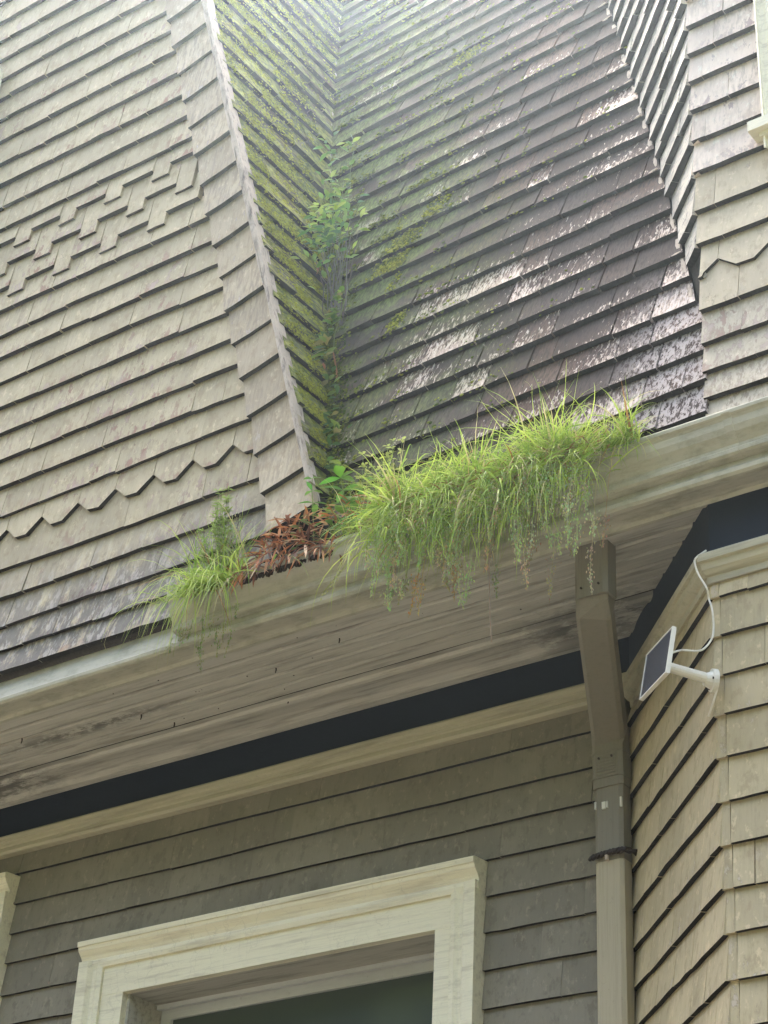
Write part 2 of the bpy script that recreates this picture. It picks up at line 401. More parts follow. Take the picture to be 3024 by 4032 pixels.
def P_lbf(s, t): return Vector((s, LC[1], t)), Vector((0, -1, 0))

def shingle(parent, P, poly, mats, tb=.017, tt=.004, lift=.0, curl=.0015, name='shingle', tv=.03):
    """poly: (s, t) outline, anticlockwise seen from outside, butt first"""
    tmin = min(p[1] for p in poly); tmax = max(p[1] for p in poly); h = tmax - tmin
    fr = []; bk = []
    tb = tb * rnd.uniform(1 - tv, 1 + tv); sd = rnd.random() * 50
    for (s, t) in poly:
        p, n = P(s, t); k = (t - tmin) / h
        off = lift + tt + (tb - tt) * (1 - k) + curl * noise.noise(Vector((s * 9, t * 9, sd))) * (1 - k) * 2
        fr.append(p + n * off); bk.append(p + n * (lift * .9 + .001 - .003 * k))
    m = len(poly)
    vs = fr + bk
    at = []
    for q in (0, 1):
        for (s_, t_) in poly: at += [(t_ - tmin) / h, (t_ - tmin) / h, 0, 1]
    fs = [tuple(range(m)), tuple(range(2 * m - 1, m - 1, -1))]; mi = [0, 1]
    for i in range(m):
        j = (i + 1) % m
        fs.append((j, i, m + i, m + j))
        ds = abs(poly[i][0] - poly[j][0]); dt = abs(poly[i][1] - poly[j][1])
        mi.append(1 if (ds > .25 * dt and (poly[i][1] + poly[j][1]) / 2 < tmin + h * .55) else 0)
    o = mesh(name, vs, fs, mats, parent, mi, attr=at)
    return o

def course(parent, P, t0, t1, L, Rr, mats, wmin=.12, wmax=.26, over=.18, gap=(.0004, .003), tb=.017, jit=.004, lift=0., butt=None, seed=0, tv=.03, wob=.003, sag=.006, openj=.38):
    """one row of shingles, butts at t0, next row's butts at t1; L, Rr: limits as functions of t"""
    E_ = t1 - t0; top = t1 + E_ * over
    tm = (t0 + t1) / 2
    l, r = L(t0), Rr(t0)
    s = l - rnd.uniform(0, wmax * .6)
    first = True
    while s < r - .004:
        w = rnd.uniform(wmin, wmax)
        a, b = s + (gap[0] if rnd.random() > openj else rnd.uniform(*gap)), s + w
        s += w
        if b < l + .01: continue
        if r - b < .075: b = r + 1; s = r + 1
        q_ = jit if rnd.random() < .2 else jit * .2; dz = rnd.uniform(-q_, q_); sk = rnd.uniform(-q_, q_) * .5
        n = 3 if (b - a) < .5 else 3
        a0, b0 = max(a, l), min(b, r)
        if b0 - a0 < .012: continue
        poly = []
        for i in range(n + 1):
            f = i / n; ss = a0 + (b0 - a0) * f
            poly.append((ss, t0 + dz + sk * (f - .5) * 2 + noise.noise(Vector((ss * 14, t0 * 5, seed))) * wob + noise.noise(Vector((ss * 1.1, t0 * 9, seed + 5))) * sag))
        ta = top
        lt, rt = (L(ta) if a <= l else a0), (Rr(ta) if b >= r else b0)
        if a > l: lt = max(a0, L(ta))
        if b < r: rt = min(b0, Rr(ta))
        if rt - lt < .003:
            continue
        poly.append((rt, ta)); poly.append((lt, ta))
        shingle(parent, P, poly, mats, tb, lift=lift, tv=tv)

def sheath(name, parent, P, tabs, Ls, Rs, depth, mat, inset=.004):
    """solid board backing under a shingled surface: grid over t rows"""
    vs = []; fs = []; n = len(tabs)
    for t in tabs:
        for s in (Ls(t), Rs(t)):
            p, nn = P(s, t); vs.append(p - nn * inset); vs.append(p - nn * (inset + depth))
    for i in range(n - 1):
        a = i * 4; b = a + 4
        fs += [(a, a + 2, b + 2, b), (a + 1, b + 1, b + 3, a + 3), (a, b, b + 1, a + 1), (a + 2, a + 3, b + 3, b + 2)]
    fs += [(0, 1, 3, 2), ((n - 1) * 4, (n - 1) * 4 + 2, (n - 1) * 4 + 3, (n - 1) * 4 + 1)]
    return mesh(name, vs, fs, mat, parent)
def frange(a, b, n): return [a + (b - a) * i / (n - 1) for i in range(n)]

# ------------------------------------------------------------------ upper left wall
TOP = 8.75
wall = thing('gable_wall', (-5.6, 4.8, 3.45), 'taupe painted shingle gable wall above the eave, with a checkered band and a zigzag course', 'wall', kind='structure')
GUT_X = -4.50                                     # the open gutter starts here and runs right
def wl(t): return -6.215 if 5.86 < t < 7.12 else -6.9
def wr(t):
    return x_edge(t) - .001
Z1 = [3.467, 3.577, 3.70, 3.85, 3.996, 4.137, 4.289, 4.437, 4.587, 4.735, 4.885, 5.039, 5.182, 5.320, 5.469,
      5.612, 5.764, 5.910, 6.007, 6.158, 6.313, 6.470, 6.636, 6.796, 6.95, 7.105, 7.26, 7.415, 7.57, 7.725, 7.88, 8.035, 8.19, 8.35, 8.5, 8.65]
sheath('sheathing', wall, P_wall, [3.5, 3.7, 3.9, 4.0, 5, 6, 7, 8, TOP], lambda t: -8.6, wr, .12, M_sheath)
for i, z in enumerate(Z1[:-1]):
    zt = Z1[i + 1]
    if i < 2:      # foot courses run out over the moulding, left of the open gutter
        course(wall, P_wall, z, zt, wl, (lambda t: GUT_X + .02) if i == 0 else (lambda t: x_edge(t) - .02), [M_wall, M_buttb], tb=.030, seed=i, over=.4, jit=.004, wob=.005, wmin=.15, wmax=.32)
    elif z == 4.137:      # zigzag course: clipped-corner shingles
        x = -4.967
        xs = [-4.967 + .2055 * k for k in range(-10, 5)]
        for a, b in zip(xs, xs[1:]):
            r0 = wr(z)
            if a > r0: break
            bl = [(a + .002, z + .063), (a + .068, z + rnd.uniform(-.003, .003)), (b - .072, z - .004 + rnd.uniform(-.003, .003)), (b - .002, z + .063)]
            if b > r0:
                bl = [(a + .002, z + .063), (a + .068, z), (r0, z - .004)]
                if r0 - a < .08: continue
            tr = min(b - .002, wr(zt + .05))
            poly = bl + [(tr, zt + .05), (a + .002, zt + .05)]
            shingle(wall, P_wall, poly, [M_wall, M_butt], .034)
        # the row underneath shows between the points
    elif i in (15, 16, 17):     # checkered band: long raised butts between short dropped ones
        ph = {17: -5.480, 16: -5.480 + .159, 15: -5.480 + .018}[i]
        per = .2885; nz = {15: 5.764, 16: 5.910, 17: 6.007}[i]
        k = -5
        while True:
            a = ph + per * k; k += 1
            if a > wr(z): break
            for (s0, s1, zz) in ((a + .001, a + .185, z), (a + .1865, a + per - .001, z - .063)):
                r0 = wr(zz)
                if s0 > r0 - .02: continue
                s1b = min(s1, r0); s1t = min(s1, wr(nz + .03))
                if s1t < s0 + .005: continue
                zz += rnd.uniform(-.003, .003)
                shingle(wall, P_wall, [(s0, zz), ((s0 + s1b) / 2, zz + rnd.uniform(-.002, .002)), (s1b, zz), (s1t, nz + .03), (s0, nz + .03)], [M_wall, M_butt], .030 if zz > z - .03 else .031)
    else:
        ov = .18
        if i == 5 - 1: zt_ = 4.137 + .066
        if z == 3.996: zt, ov = 4.20, .1
        if z == 5.469: zt, ov = 5.62, .1
        course(wall, P_wall, z, zt, wl, wr, [M_wall, M_butt], wmin=.13, wmax=.30, tb=.031, tv=.08, openj=.6, seed=i, over=ov, jit=.007, gap=(.0003, .0055), sag=.012, wob=.004)

# raking strip of shingles laid square to the gable edge
rake = thing('rake_course', (-4.2, 4.74, 3.9), 'weathered shingle border running up the gable edge between taupe wall and mossy slope', 'roof edge', kind='structure')
def P_rake(s, t): return Vector((s, y_wall(t) - .012, t)), Vector((0, -1, 0))
zb = 3.69
while zb < 8.6:
    E_ = .196 + rnd.uniform(-.006, .006)
    zt = zb + E_ * 1.25
    xl, xr = x_edge(zb), x_rake(zb + .06)
    bl = []
    for k in range(6):
        f = k / 5
        bl.append((xl - .006 + (xr - xl + .020) * f, zb + .066 * f - .003 * math.sin(f * math.pi) + rnd.uniform(-.0015, .0015)))
    xl2, xr2 = x_edge(zt), x_rake(zt + .06)
    poly = bl + [(xr2 + .014, zt + .06), (xl2 + .004, zt)]
    shingle(rake, P_rake, poly, [M_strip, M_butt], .034, lift=.016, tv=.12)
    zb += E_
# flaking edge board along the rake
for k in range(4):
    g = Geo(); pts = []
    z = 3.80 + k * .02; zend = TOP
    off = (k - 1.5) * .0055
    sec = []
    while z < zend:
        wob = noise.noise(Vector((z * 9, k * 7.3, 0))) * .006
        th = max(.0008, (.0020 + .0042 * noise.noise(Vector((z * 11, k * 3.1, 4)))) * (1.15 if z > 4.9 else .8))
        pts.append((x_rake(z) + .006 + off * (1.2 if z > 4.9 else .55) + wob * .6 + .004, 4.704 + off * .2 + abs(wob) * .6, z, th)); z += .035
    vs = []; fs = []
    for (x, y, zz, th) in pts:
        vs += [(x - th, y - .014, zz), (x + th, y - .012, zz), (x + th, y + .05, zz), (x - th, y + .05, zz)]
    for i in range(len(pts) - 1):
        a = i * 4
        for q in range(4): fs.append((a + q, a + (q + 1) % 4, a + 4 + (q + 1) % 4, a + 4 + q))
    fs.append((0, 3, 2, 1)); fs.append(tuple(range(len(vs) - 4, len(vs))))
    g.add(vs, fs); g.build('edge_lath', M_chip, rake)

# ------------------------------------------------------------------ mossy side slope and brown roof slope
RZ = [3.555, 3.70, 3.846, 3.985, 4.12, 4.262, 4.408, 4.556, 4.70, 4.845, 4.99, 5.143, 5.283, 5.425, 5.578, 5.734, 5.888, 6.045, 6.218, 6.385, 6.54, 6.70,
      6.855, 7.01, 7.165, 7.32, 7.475, 7.63, 7.785, 7.94, 8.095, 8.25, 8.405, 8.56, 8.72]
cheek = thing('mossy_slope', (-4.2, 5.0, 3.9), 'mossy dark shingle slope falling from the gable edge into the valley', 'roof', kind='structure')
sheath('sheathing', cheek, P_cheek, [3.7, 4, 5, 6, 7, 8, TOP], lambda t: 4.735, lambda t: y_valley(t) + .03, .05, M_sheath)
for i, z in enumerate(RZ[:-1]):
    if z < 3.8: continue
    course(cheek, P_cheek, z, RZ[i + 1], lambda t: 4.728, lambda t: y_valley(t) - .004, [M_cheek, M_buttb], wmin=.11, wmax=.22, tb=.027, tv=.2, openj=1, seed=i + 60, jit=.006, wob=.007, gap=(.001, .005))
roof = thing('roof_slope', (-3.4, 4.9, 3.7), 'steep dark brown weathered shingle roof slope between the two gables', 'roof', kind='structure')
def rr(t): return min(x_rvalley(t), -2.345) if t > 4.06 else -2.338 + (4.80 - y_bay(t)) * .487 + .004
sheath('sheathing', roof, P_roof, [3.50, 3.7, 4, 4.06, 4.5, 5, 5.5, 6, 7, 8, TOP], lambda t: x_rake(t) - .03, lambda t: rr(t) + .02, .06, M_sheath, .006)
nroof = 0
for i, z in enumerate(RZ[:-1]):
    course(roof, P_roof, z, RZ[i + 1], lambda t: x_rake(t) + .004, rr, [M_roof, M_buttb], wmin=.10, wmax=.30, tb=.029, tv=.12, seed=i + 90, jit=.007, openj=1, gap=(.003, .008), wob=.004, sag=.010)
# broken white ends left along both valleys
ch = Geo()
def flake(p, n, up, w, h, th=.004):
    p = Vector(p); n = Vector(n).normalized(); up = Vector(up).normalized(); a = n.cross(up)
    k = 6; vs = []
    for sgn in (0, 1):
        for q in range(k):
            an = 2 * math.pi * q / k; rr_ = 1 + rnd.uniform(-.35, .35)
            vs.append(tuple(p + a * math.cos(an) * w * rr_ + up * math.sin(an) * h * rr_ + n * th * sgn))
    ch.add(vs, [tuple(range(k - 1, -1, -1)), tuple(range(k, 2 * k))] + [(q, (q + 1) % k, k + (q + 1) % k, k + q) for q in range(k)])
for i, z in enumerate(RZ[:-1]):
    if z > 4.1:
        zz = z + .07
        if rnd.random() < .85:
            p, n = P_roof(x_rvalley(zz) - .012, zz); flake(p + n * .02, n, (-.25, .25, 1), rnd.uniform(.006, .012), rnd.uniform(.03, .055))
        if rnd.random() < .4:
            p, n = P_roof(x_rvalley(z) - .03, z + .01); flake(p + n * .026, n, (1, 0, .25), .005, .02)
    if 5.6 < z < 8.3 and rnd.random() < .85:
        zz = z + rnd.uniform(.05, .08)
        p, n = P_roof(x_rake(zz) + .012, zz); flake(p + n * .02, n, (-.28, .2, 1), rnd.uniform(.006, .009), rnd.uniform(.025, .045))
o = ch.build('valley_flakes', M_chip, roof); o['kind'] = 'stuff'

# ------------------------------------------------------------------ upper bay
ubay = thing('upper_bay', (-1.9, 4.8, 3.6), 'pinkish and buff shingle bay rising above the gutter, with a zigzag row', 'wall', kind='structure')
BX1 = -.9
UZ = [3.50, 3.62, 3.735, 3.862, 4.01, 4.160, 4.315, 4.468, 4.648, 4.80, 4.95, 5.09, 5.224, 5.364, 5.504, 5.644, 5.784, 5.924, 6.064, 6.204, 6.344, 6.484, 6.624, 6.764, 6.904, 7.044, 7.184]
def bx0(t): return -2.338 + (4.80 - y_bay(t)) * .487
sheath('sheathing', ubay, P_bayf, [3.50, 3.66, 3.8, 4, 4.2, 4.5, 4.8, 5.5, 6.5, 7.3], bx0, lambda t: BX1, .1, M_sheath)
sheath('side_sheathing', ubay, P_bays, [4.1, 4.5, 4.8, 5.5, 6.5, 7.3], lambda t: -.0, lambda t: .05 + (y_roof(x_rvalley(t), t) - 4.80) / S2, .05, M_sheath)
def P_baysR(s, t): return P_bays(-s, t)
for i, z in enumerate(UZ[:-1]):
    zt = UZ[i + 1]
    m = M_bayup if z > 4.6 else (M_baymid if z > 3.9 else M_bayfoot)
    if z == 4.160:     # zigzag row on the front
        xs = [bx0(z) - .14 + .205 * k for k in range(8)]
        for a, b in zip(xs, xs[1:]):
            l0 = bx0(z)
            if b < l0 + .02: continue
            bl = [(max(a, l0), z + (.063 if a >= l0 else .02)), (max(a + .07, l0 + .01), z), (b - .07, z - .003), (b - .002, z + .063)]
            shingle(ubay, P_bayf, bl + [(b - .002, zt + .04), (max(a, bx0(zt)) + .002, zt + .04)], [m, M_butt], .031)
    else:
        t1 = zt
        if z == 4.010: t1 = 4.225
        # the woven corner: rows lap the corner alternately
        course(ubay, P_bayf, z, t1, lambda t: bx0(t) - .006, lambda t: BX1, [m, M_butt], wmin=.16, wmax=.28, tb=.032, seed=i + 130, jit=.003)
    if z > 4.2:
        course(ubay, P_baysR, z, zt, lambda t: -((y_roof(x_rvalley(t), t) - 4.80) / S2 - .005), lambda t: .0, [M_side, M_butt], wmin=.12, wmax=.24, tb=.032, tv=.15, seed=i + 170, jit=.006, wob=.008)
for i, z in enumerate(UZ[:-1]):
    if z < 4.0: continue
    zt = UZ[i + 1]; g = Geo(); w = .016 + rnd.uniform(0, .006)
    x0 = bx0(z)
    g.add([(x0 - .012, y_bay(z) - .012, z + .002), (x0 - .004 + w, y_bay(z) - .025, z + .002), (x0 - .004 + w, y_bay(zt) - .006, zt), (x0 - .006, y_bay(zt) - .002, zt),
           (x0 - .006, y_bay(z) + .01, z + .002), (x0 + w, y_bay(z) + .01, z + .002), (x0 + w, y_bay(zt) + .01, zt), (x0, y_bay(zt) + .01, zt)],
          [(0, 1, 2, 3), (7, 6, 5, 4), (0, 4, 5, 1), (1, 5, 6, 2), (3, 2, 6, 7), (0, 3, 7, 4)])
    g.build('corner_strip', M_side if rnd.random() < .6 else M_bayup, ubay)

# ------------------------------------------------------------------ lower main wall
low = thing('lower_wall', (-4.5, 5.5, -1.6), 'olive grey shingle wall in the shade under the eave', 'wall', kind='structure')
g = Geo()
WX0, WX1, WZ0, WZ1 = -5.302, -3.825, .75, 2.38        # main window opening
VX0, VX1, VZ1 = -7.9, -6.25, 2.77                     # left window opening
for (a, b, c, d) in ((-9.5, VX0, -1.6, 3.4), (VX0, VX1, -1.6, .75), (VX0, VX1, VZ1, 3.4), (VX1, WX0, -1.6, 3.4), (WX0, WX1, -1.6, WZ0), (WX0, WX1, WZ1, 3.4), (WX1, -2.9, -1.6, 3.4)):
    g.box(a, b, 5.53, 5.72, c, d)
g.build('sheathing', M_sheath, low)
LZ = [3.011, 2.873, 2.742, 2.614, 2.475, 2.344, 2.210, 2.072, 1.938, 1.804, 1.67, 1.536, 1.402]
tops = [3.115] + LZ[:-1]
for i, (z, zt) in enumerate(zip(LZ, tops)):
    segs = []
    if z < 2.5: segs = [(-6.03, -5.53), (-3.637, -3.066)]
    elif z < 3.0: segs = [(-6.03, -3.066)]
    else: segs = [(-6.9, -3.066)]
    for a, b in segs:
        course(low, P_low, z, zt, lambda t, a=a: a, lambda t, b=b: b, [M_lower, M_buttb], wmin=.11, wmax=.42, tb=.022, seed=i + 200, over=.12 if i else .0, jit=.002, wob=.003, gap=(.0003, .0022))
g = Geo(); g.box(-3.085, -3.045, 5.47, 5.53, -1.6, 3.10); g.build('corner_board', M_lower, low)

# ------------------------------------------------------------------ lower bay
lbay = thing('lower_bay', (-1.7, 5.0, -1.6), 'tan shingle bay with an angled side, standing under the eave beside the downspout', 'wall', kind='structure')
g = Geo()
pl = [(-3.10, 5.60), (-3.040, 5.52), (-2.366, 4.846), (-.9, 4.846), (-.9, 5.6)]
g.add([(x, y, z) for z in (-1.6, 3.14) for x, y in pl], [(4, 3, 2, 1, 0), (5, 6, 7, 8, 9)] + [(i, (i + 1) % 5, 5 + (i + 1) % 5, 5 + i) for i in range(5)])
g.build('sheathing', M_sheath, lbay)
BZ = [2.988, 2.852, 2.717, 2.588, 2.4515, 2.312, 2.178, 2.047, 1.917, 1.783, 1.65, 1.516, 1.382]
slen = (5.5 - 4.836) / S2
def P_lbsR(s, t): return P_lbs(-s, t)
for i, (z, zt) in enumerate(zip(BZ, [3.06] + BZ[:-1])):
    course(lbay, P_lbsR, z, zt, lambda t: -slen, lambda t: .004, [M_bay, M_butt], wmin=.14, wmax=.30, tb=.024, seed=i + 230, over=.15 if i else 0., jit=.003, wob=.004)
    course(lbay, P_lbf, z, zt, lambda t: LC[0] + .024, lambda t: BX1, [M_bay, M_butt], wmin=.18, wmax=.34, tb=.022, seed=i + 260, over=.15 if i else 0., jit=.003, gap=(.001, .004))
    g = Geo(); x0, y0 = LC
    g.add([(x0 - .014, y0 - .012, z), (x0 - .004, y0 - .018, z), (x0 + .021, y0 - .016, z), (x0 + .021, y0 + .01, z), (x0 - .004, y0 + .012, z),
           (x0 - .006, y0 - .004, zt), (x0 - .003, y0 - .006, zt), (x0 + .021, y0 - .006, zt), (x0 + .021, y0 + .01, zt), (x0 - .002, y0 + .012, zt)],
          [(4, 3, 2, 1, 0), (5, 6, 7, 8, 9)] + [(k, (k + 1) % 5, 5 + (k + 1) % 5, 5 + k) for k in range(5)])
    g.build('corner_strip', M_bay, lbay)
# bay frieze and its cornice
g = Geo()
pl = [(-3.06, 5.56), (-3.053, 5.506), (-2.376, 4.829), (-.9, 4.829), (-.9, 5.56)]
g.add([(x, y, z) for z in (3.10, 3.36) for x, y in pl], [(4, 3, 2, 1, 0), (5, 6, 7, 8, 9)] + [(i, (i + 1) % 5, 5 + (i + 1) % 5, 5 + i) for i in range(5)])
g.build('navy_frieze', M_navy, lbay)
def bay_mould(prof, name, mat, parent, base=(-2.376, 4.829)):
    """profile (out, z) mitred round the bay corner"""
    vs = []; m = len(prof); t = math.tan(math.radians(22.5))
    for (o_, z) in prof: vs.append((base[0] - (5.46 - base[1]) - o_ * S2 * 0 - o_ * 1.0 * S2, 5.46 - o_ * S2, z))
    for (o_, z) in prof: vs.append((base[0] - o_ * t, base[1] - o_, z))
    for (o_, z) in prof: vs.append((-.9, base[1] - o_, z))
    fs = []
    for k in range(2):
        for i in range(m):
            a = k * m + i; b = k * m + (i + 1) % m
            fs.append((a, b, b + m, a + m))
    fs.append(tuple(range(m))); fs.append(tuple(range(3 * m - 1, 2 * m - 1, -1)))
    return mesh(name, vs, fs, mat, parent)
bay_mould([(-.01, 3.04), (.012, 3.04), (.014, 3.062), (.022, 3.066), (.034, 3.080), (.040, 3.100), (.050, 3.104), (.052, 3.125), (.046, 3.133), (-.01, 3.136)], 'cornice_moulding', M_frieze_m, lbay)

# ------------------------------------------------------------------ eave
eave = thing('eave', (-4.5, 5.1, 3.35), 'stained cream boxed eave with board soffit over a navy frieze', 'eave', kind='structure')
EX0, EX1 = -9.3, -.9
ys = 4.862
while ys < 5.26:
    w = min(.080 + rnd.uniform(-.004, .004), 5.268 - ys)
    zj = rnd.uniform(-.003, .002)
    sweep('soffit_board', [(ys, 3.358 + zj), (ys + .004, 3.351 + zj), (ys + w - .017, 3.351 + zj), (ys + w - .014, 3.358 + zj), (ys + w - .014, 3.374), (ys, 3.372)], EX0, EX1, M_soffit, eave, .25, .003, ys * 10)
    ys += w
sweep('soffit_backing', [(4.74, 3.374), (5.6, 3.374), (5.6, 3.42), (4.74, 3.42)], EX0, EX1, M_sheath, eave)
sweep('bed_moulding', [(5.268, 3.362), (5.268, 3.345), (5.278, 3.336), (5.296, 3.334), (5.304, 3.345), (5.318, 3.347), (5.345, 3.352), (5.385, 3.353), (5.415, 3.348), (5.432, 3.340), (5.44, 3.335), (5.455, 3.333), (5.462, 3.342), (5.482, 3.338), (5.496, 3.345), (5.502, 3.362), (5.53, 3.372), (5.3, 3.372)], EX0, -2.78, M_soffit, eave, .25, .003, 3)
sweep('navy_frieze', [(5.492, 3.18), (5.53, 3.18), (5.53, 3.37), (5.492, 3.37)], EX0, -3.02, M_navy, eave)
sweep('frieze_moulding', [(5.458, 3.186), (5.452, 3.176), (5.456, 3.160), (5.466, 3.156), (5.468, 3.142), (5.474, 3.138), (5.470, 3.118), (5.478, 3.108), (5.495, 3.106), (5.53, 3.106), (5.53, 3.188), (5.47, 3.190)], EX0, -3.03, M_frieze_m, eave, .25, .002, 9)
nl = Geo()
for k in range(46):
    x = rnd.uniform(-7, -2.9); y = rnd.choice([4.90, 4.975, 5.05, 5.13, 5.21]) + rnd.uniform(-.004, .004)
    nl.tube([(x, y, 3.353), (x, y, 3.3495)], rnd.uniform(.002, .0035), 6)
nl.build('nail_heads', M_strap, eave)['kind'] = 'stuff'
for (x, y) in ((-4.95, 5.22), (-4.42, 5.28), (-5.6, 5.02), (-4.30, 5.05), (-3.95, 4.98), (-5.02, 5.10)):     # hanging insect cases and paint curls
    g = Geo(); g.tube([(x, y, 3.353), (x + .002, y, 3.342), (x + .001, y - .002, 3.330)], .0032, 6, r2=.0022); g.build('insect_case', M_strap, eave)
# fascia mouldings under the gutter
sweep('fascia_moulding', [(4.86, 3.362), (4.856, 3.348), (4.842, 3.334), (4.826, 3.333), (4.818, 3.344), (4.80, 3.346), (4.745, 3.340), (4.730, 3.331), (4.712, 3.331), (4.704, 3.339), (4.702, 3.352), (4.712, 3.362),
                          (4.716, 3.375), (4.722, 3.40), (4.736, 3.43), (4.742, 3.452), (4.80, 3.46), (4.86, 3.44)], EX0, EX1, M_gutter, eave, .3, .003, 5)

# ------------------------------------------------------------------ gutter (open box, right of the gable foot)
gut = thing('gutter', (-3.4, 4.7, 3.4), 'cream ogee gutter clogged with grass and dead leaves, running under the brown roof', 'gutter')
gprof = [(4.722, 3.385), (4.690, 3.388), (4.682, 3.394), (4.680, 3.406), (4.688, 3.414), (4.686, 3.424), (4.676, 3.436), (4.660, 3.452), (4.650, 3.470), (4.646, 3.492), (4.640, 3.500),
         (4.632, 3.506), (4.630, 3.517), (4.634, 3.523), (4.642, 3.524), (4.646, 3.517), (4.652, 3.500), (4.656, 3.478), (4.668, 3.458), (4.690, 3.440), (4.722, 3.432), (4.735, 3.44), (4.735, 3.54), (4.742, 3.54), (4.742, 3.392)]
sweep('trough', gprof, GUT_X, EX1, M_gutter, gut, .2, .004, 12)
for xs_ in (-3.46, -2.22):
    sweep('seam_band', [(y - .003, z - .002 if z < 3.45 else z + .002) for y, z in gprof[:12]] + [(4.70, 3.52), (4.73, 3.45)], xs_, xs_ + .03, M_gutter, gut)
g = Geo(); pr = [(4.735, 3.392), (4.684, 3.394), (4.684, 3.424), (4.660, 3.452), (4.648, 3.49), (4.632, 3.51), (4.636, 3.535), (4.66, 3.555), (4.735, 3.56)]
g.add([(x, y, z) for x in (GUT_X - .004, GUT_X + .002) for y, z in pr], [tuple(range(9)), tuple(range(17, 8, -1))] + [(k, (k + 1) % 9, 9 + (k + 1) % 9, 9 + k) for k in range(9)])
g.build('end_cap', M_gutter, gut)
g = Geo(); g.box(GUT_X + .01, -2.2, 4.745, 4.86, 3.40, 3.62); g.box(GUT_X + .05, -4.00, 4.785, 4.86, 3.62, 3.90); g.box(-4.02, -3.72, 4.845, 4.90, 3.58, 3.93); g.build('back_board', M_sheath, gut)
vs = []; fs = []; n = 90
for i in range(n):
    x = GUT_X + .01 + (BX1 + .8 - GUT_X - .8) * 0 + i * (-2.15 - GUT_X) / (n - 1)
    hh = .018 * noise.noise(Vector((x * 9, 0, 0)))
    vs += [(x, 4.650, 3.497 + hh * .3), (x, 4.672, 3.520 + hh), (x, 4.70, 3.528 + hh), (x, 4.74, 3.52 + hh)]
for i in range(n - 1):
    for k in range(3): fs.append((i * 4 + k, i * 4 + k + 1, i * 4 + k + 5, i * 4 + k + 4))
mesh('soil', vs, fs, M_soil, gut)['kind'] = 'stuff'

# ------------------------------------------------------------------ downspout
dsp = thing('downspout', (-3.08, 5.43, -1.6), 'taupe rectangular downspout bending back from the eave to the wall beside the bay', 'downspout')
TOPP = [(-2.832, 4.905, 3.36), (-2.832, 4.905, 3.155)]
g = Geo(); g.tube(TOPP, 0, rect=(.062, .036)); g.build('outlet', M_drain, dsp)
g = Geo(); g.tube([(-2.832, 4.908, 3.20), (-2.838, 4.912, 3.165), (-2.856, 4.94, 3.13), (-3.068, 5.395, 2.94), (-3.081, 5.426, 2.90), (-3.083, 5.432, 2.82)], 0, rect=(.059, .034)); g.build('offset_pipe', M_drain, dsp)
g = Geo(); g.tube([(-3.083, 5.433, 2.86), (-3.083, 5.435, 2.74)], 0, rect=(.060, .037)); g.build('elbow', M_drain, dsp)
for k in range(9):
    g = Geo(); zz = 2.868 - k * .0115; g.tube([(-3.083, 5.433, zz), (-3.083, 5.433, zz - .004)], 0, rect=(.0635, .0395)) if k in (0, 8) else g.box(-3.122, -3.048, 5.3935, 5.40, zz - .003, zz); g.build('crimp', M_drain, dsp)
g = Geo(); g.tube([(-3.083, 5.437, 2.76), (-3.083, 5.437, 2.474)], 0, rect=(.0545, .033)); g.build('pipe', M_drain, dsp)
g = Geo(); g.tube([(-3.083, 5.437, 2.4735), (-3.083, 5.437, -1.45)], 0, rect=(.0540, .0325)); o = g.build('pipe', M_drainp, dsp); o['label'] = 'lower length, toned paler for the stronger light below the eave'
for (xx, yy, zz) in ((-2.80, 4.868, 3.19), (-2.865, 4.868, 3.19), (-3.06, 5.394, 2.845), (-3.11, 5.394, 2.845)):
    g = Geo(); g.tube([(xx, yy - .004, zz), (xx, yy + .004, zz)], .004, 8); g.build('screw', M_strap, dsp)
g = Geo()
for k in range(4):
    xx = -3.132 + (0, .028, .045, .098)[k]
    g.box(xx, xx + (.006, .014, .005, .006)[k], 5.4005 - .003, 5.4045, 2.655 + rnd.uniform(0, .01), 2.685 + rnd.uniform(0, .01))
g.build('paint_flecks', M_white, dsp)['kind'] = 'stuff'
# twisted wire strap holding it
st = thing('pipe_strap', (-3.08, 5.42, 2.49), 'black rusty wire strap tied round the downspout', 'strap')
g = Geo()
for q in range(2):
    pts = []
    for i in range(30):
        f = i / 29; x = -3.150 + f * .19; y = 5.396 - .006 * math.sin(f * math.pi) + (.10 * max(0, f - .72) / .28)
        pts.append((x + math.cos(i * 1.3 + q * 3.1) * .002, y + math.sin(i * 1.3 + q * 3.1) * .004, 2.490 + .006 * math.sin(f * 3) - .035 * max(0, f - .8) + math.cos(i * 1.3 + q * 3.1) * .006))
    g.tube(pts, .0065, 6)
g.build('wire', M_strap, st)
g = Geo(); g.tube([(-3.085, 5.391, 2.488), (-3.079, 5.387, 2.468)], .007, 6); g.build('knot', M_chip, st)

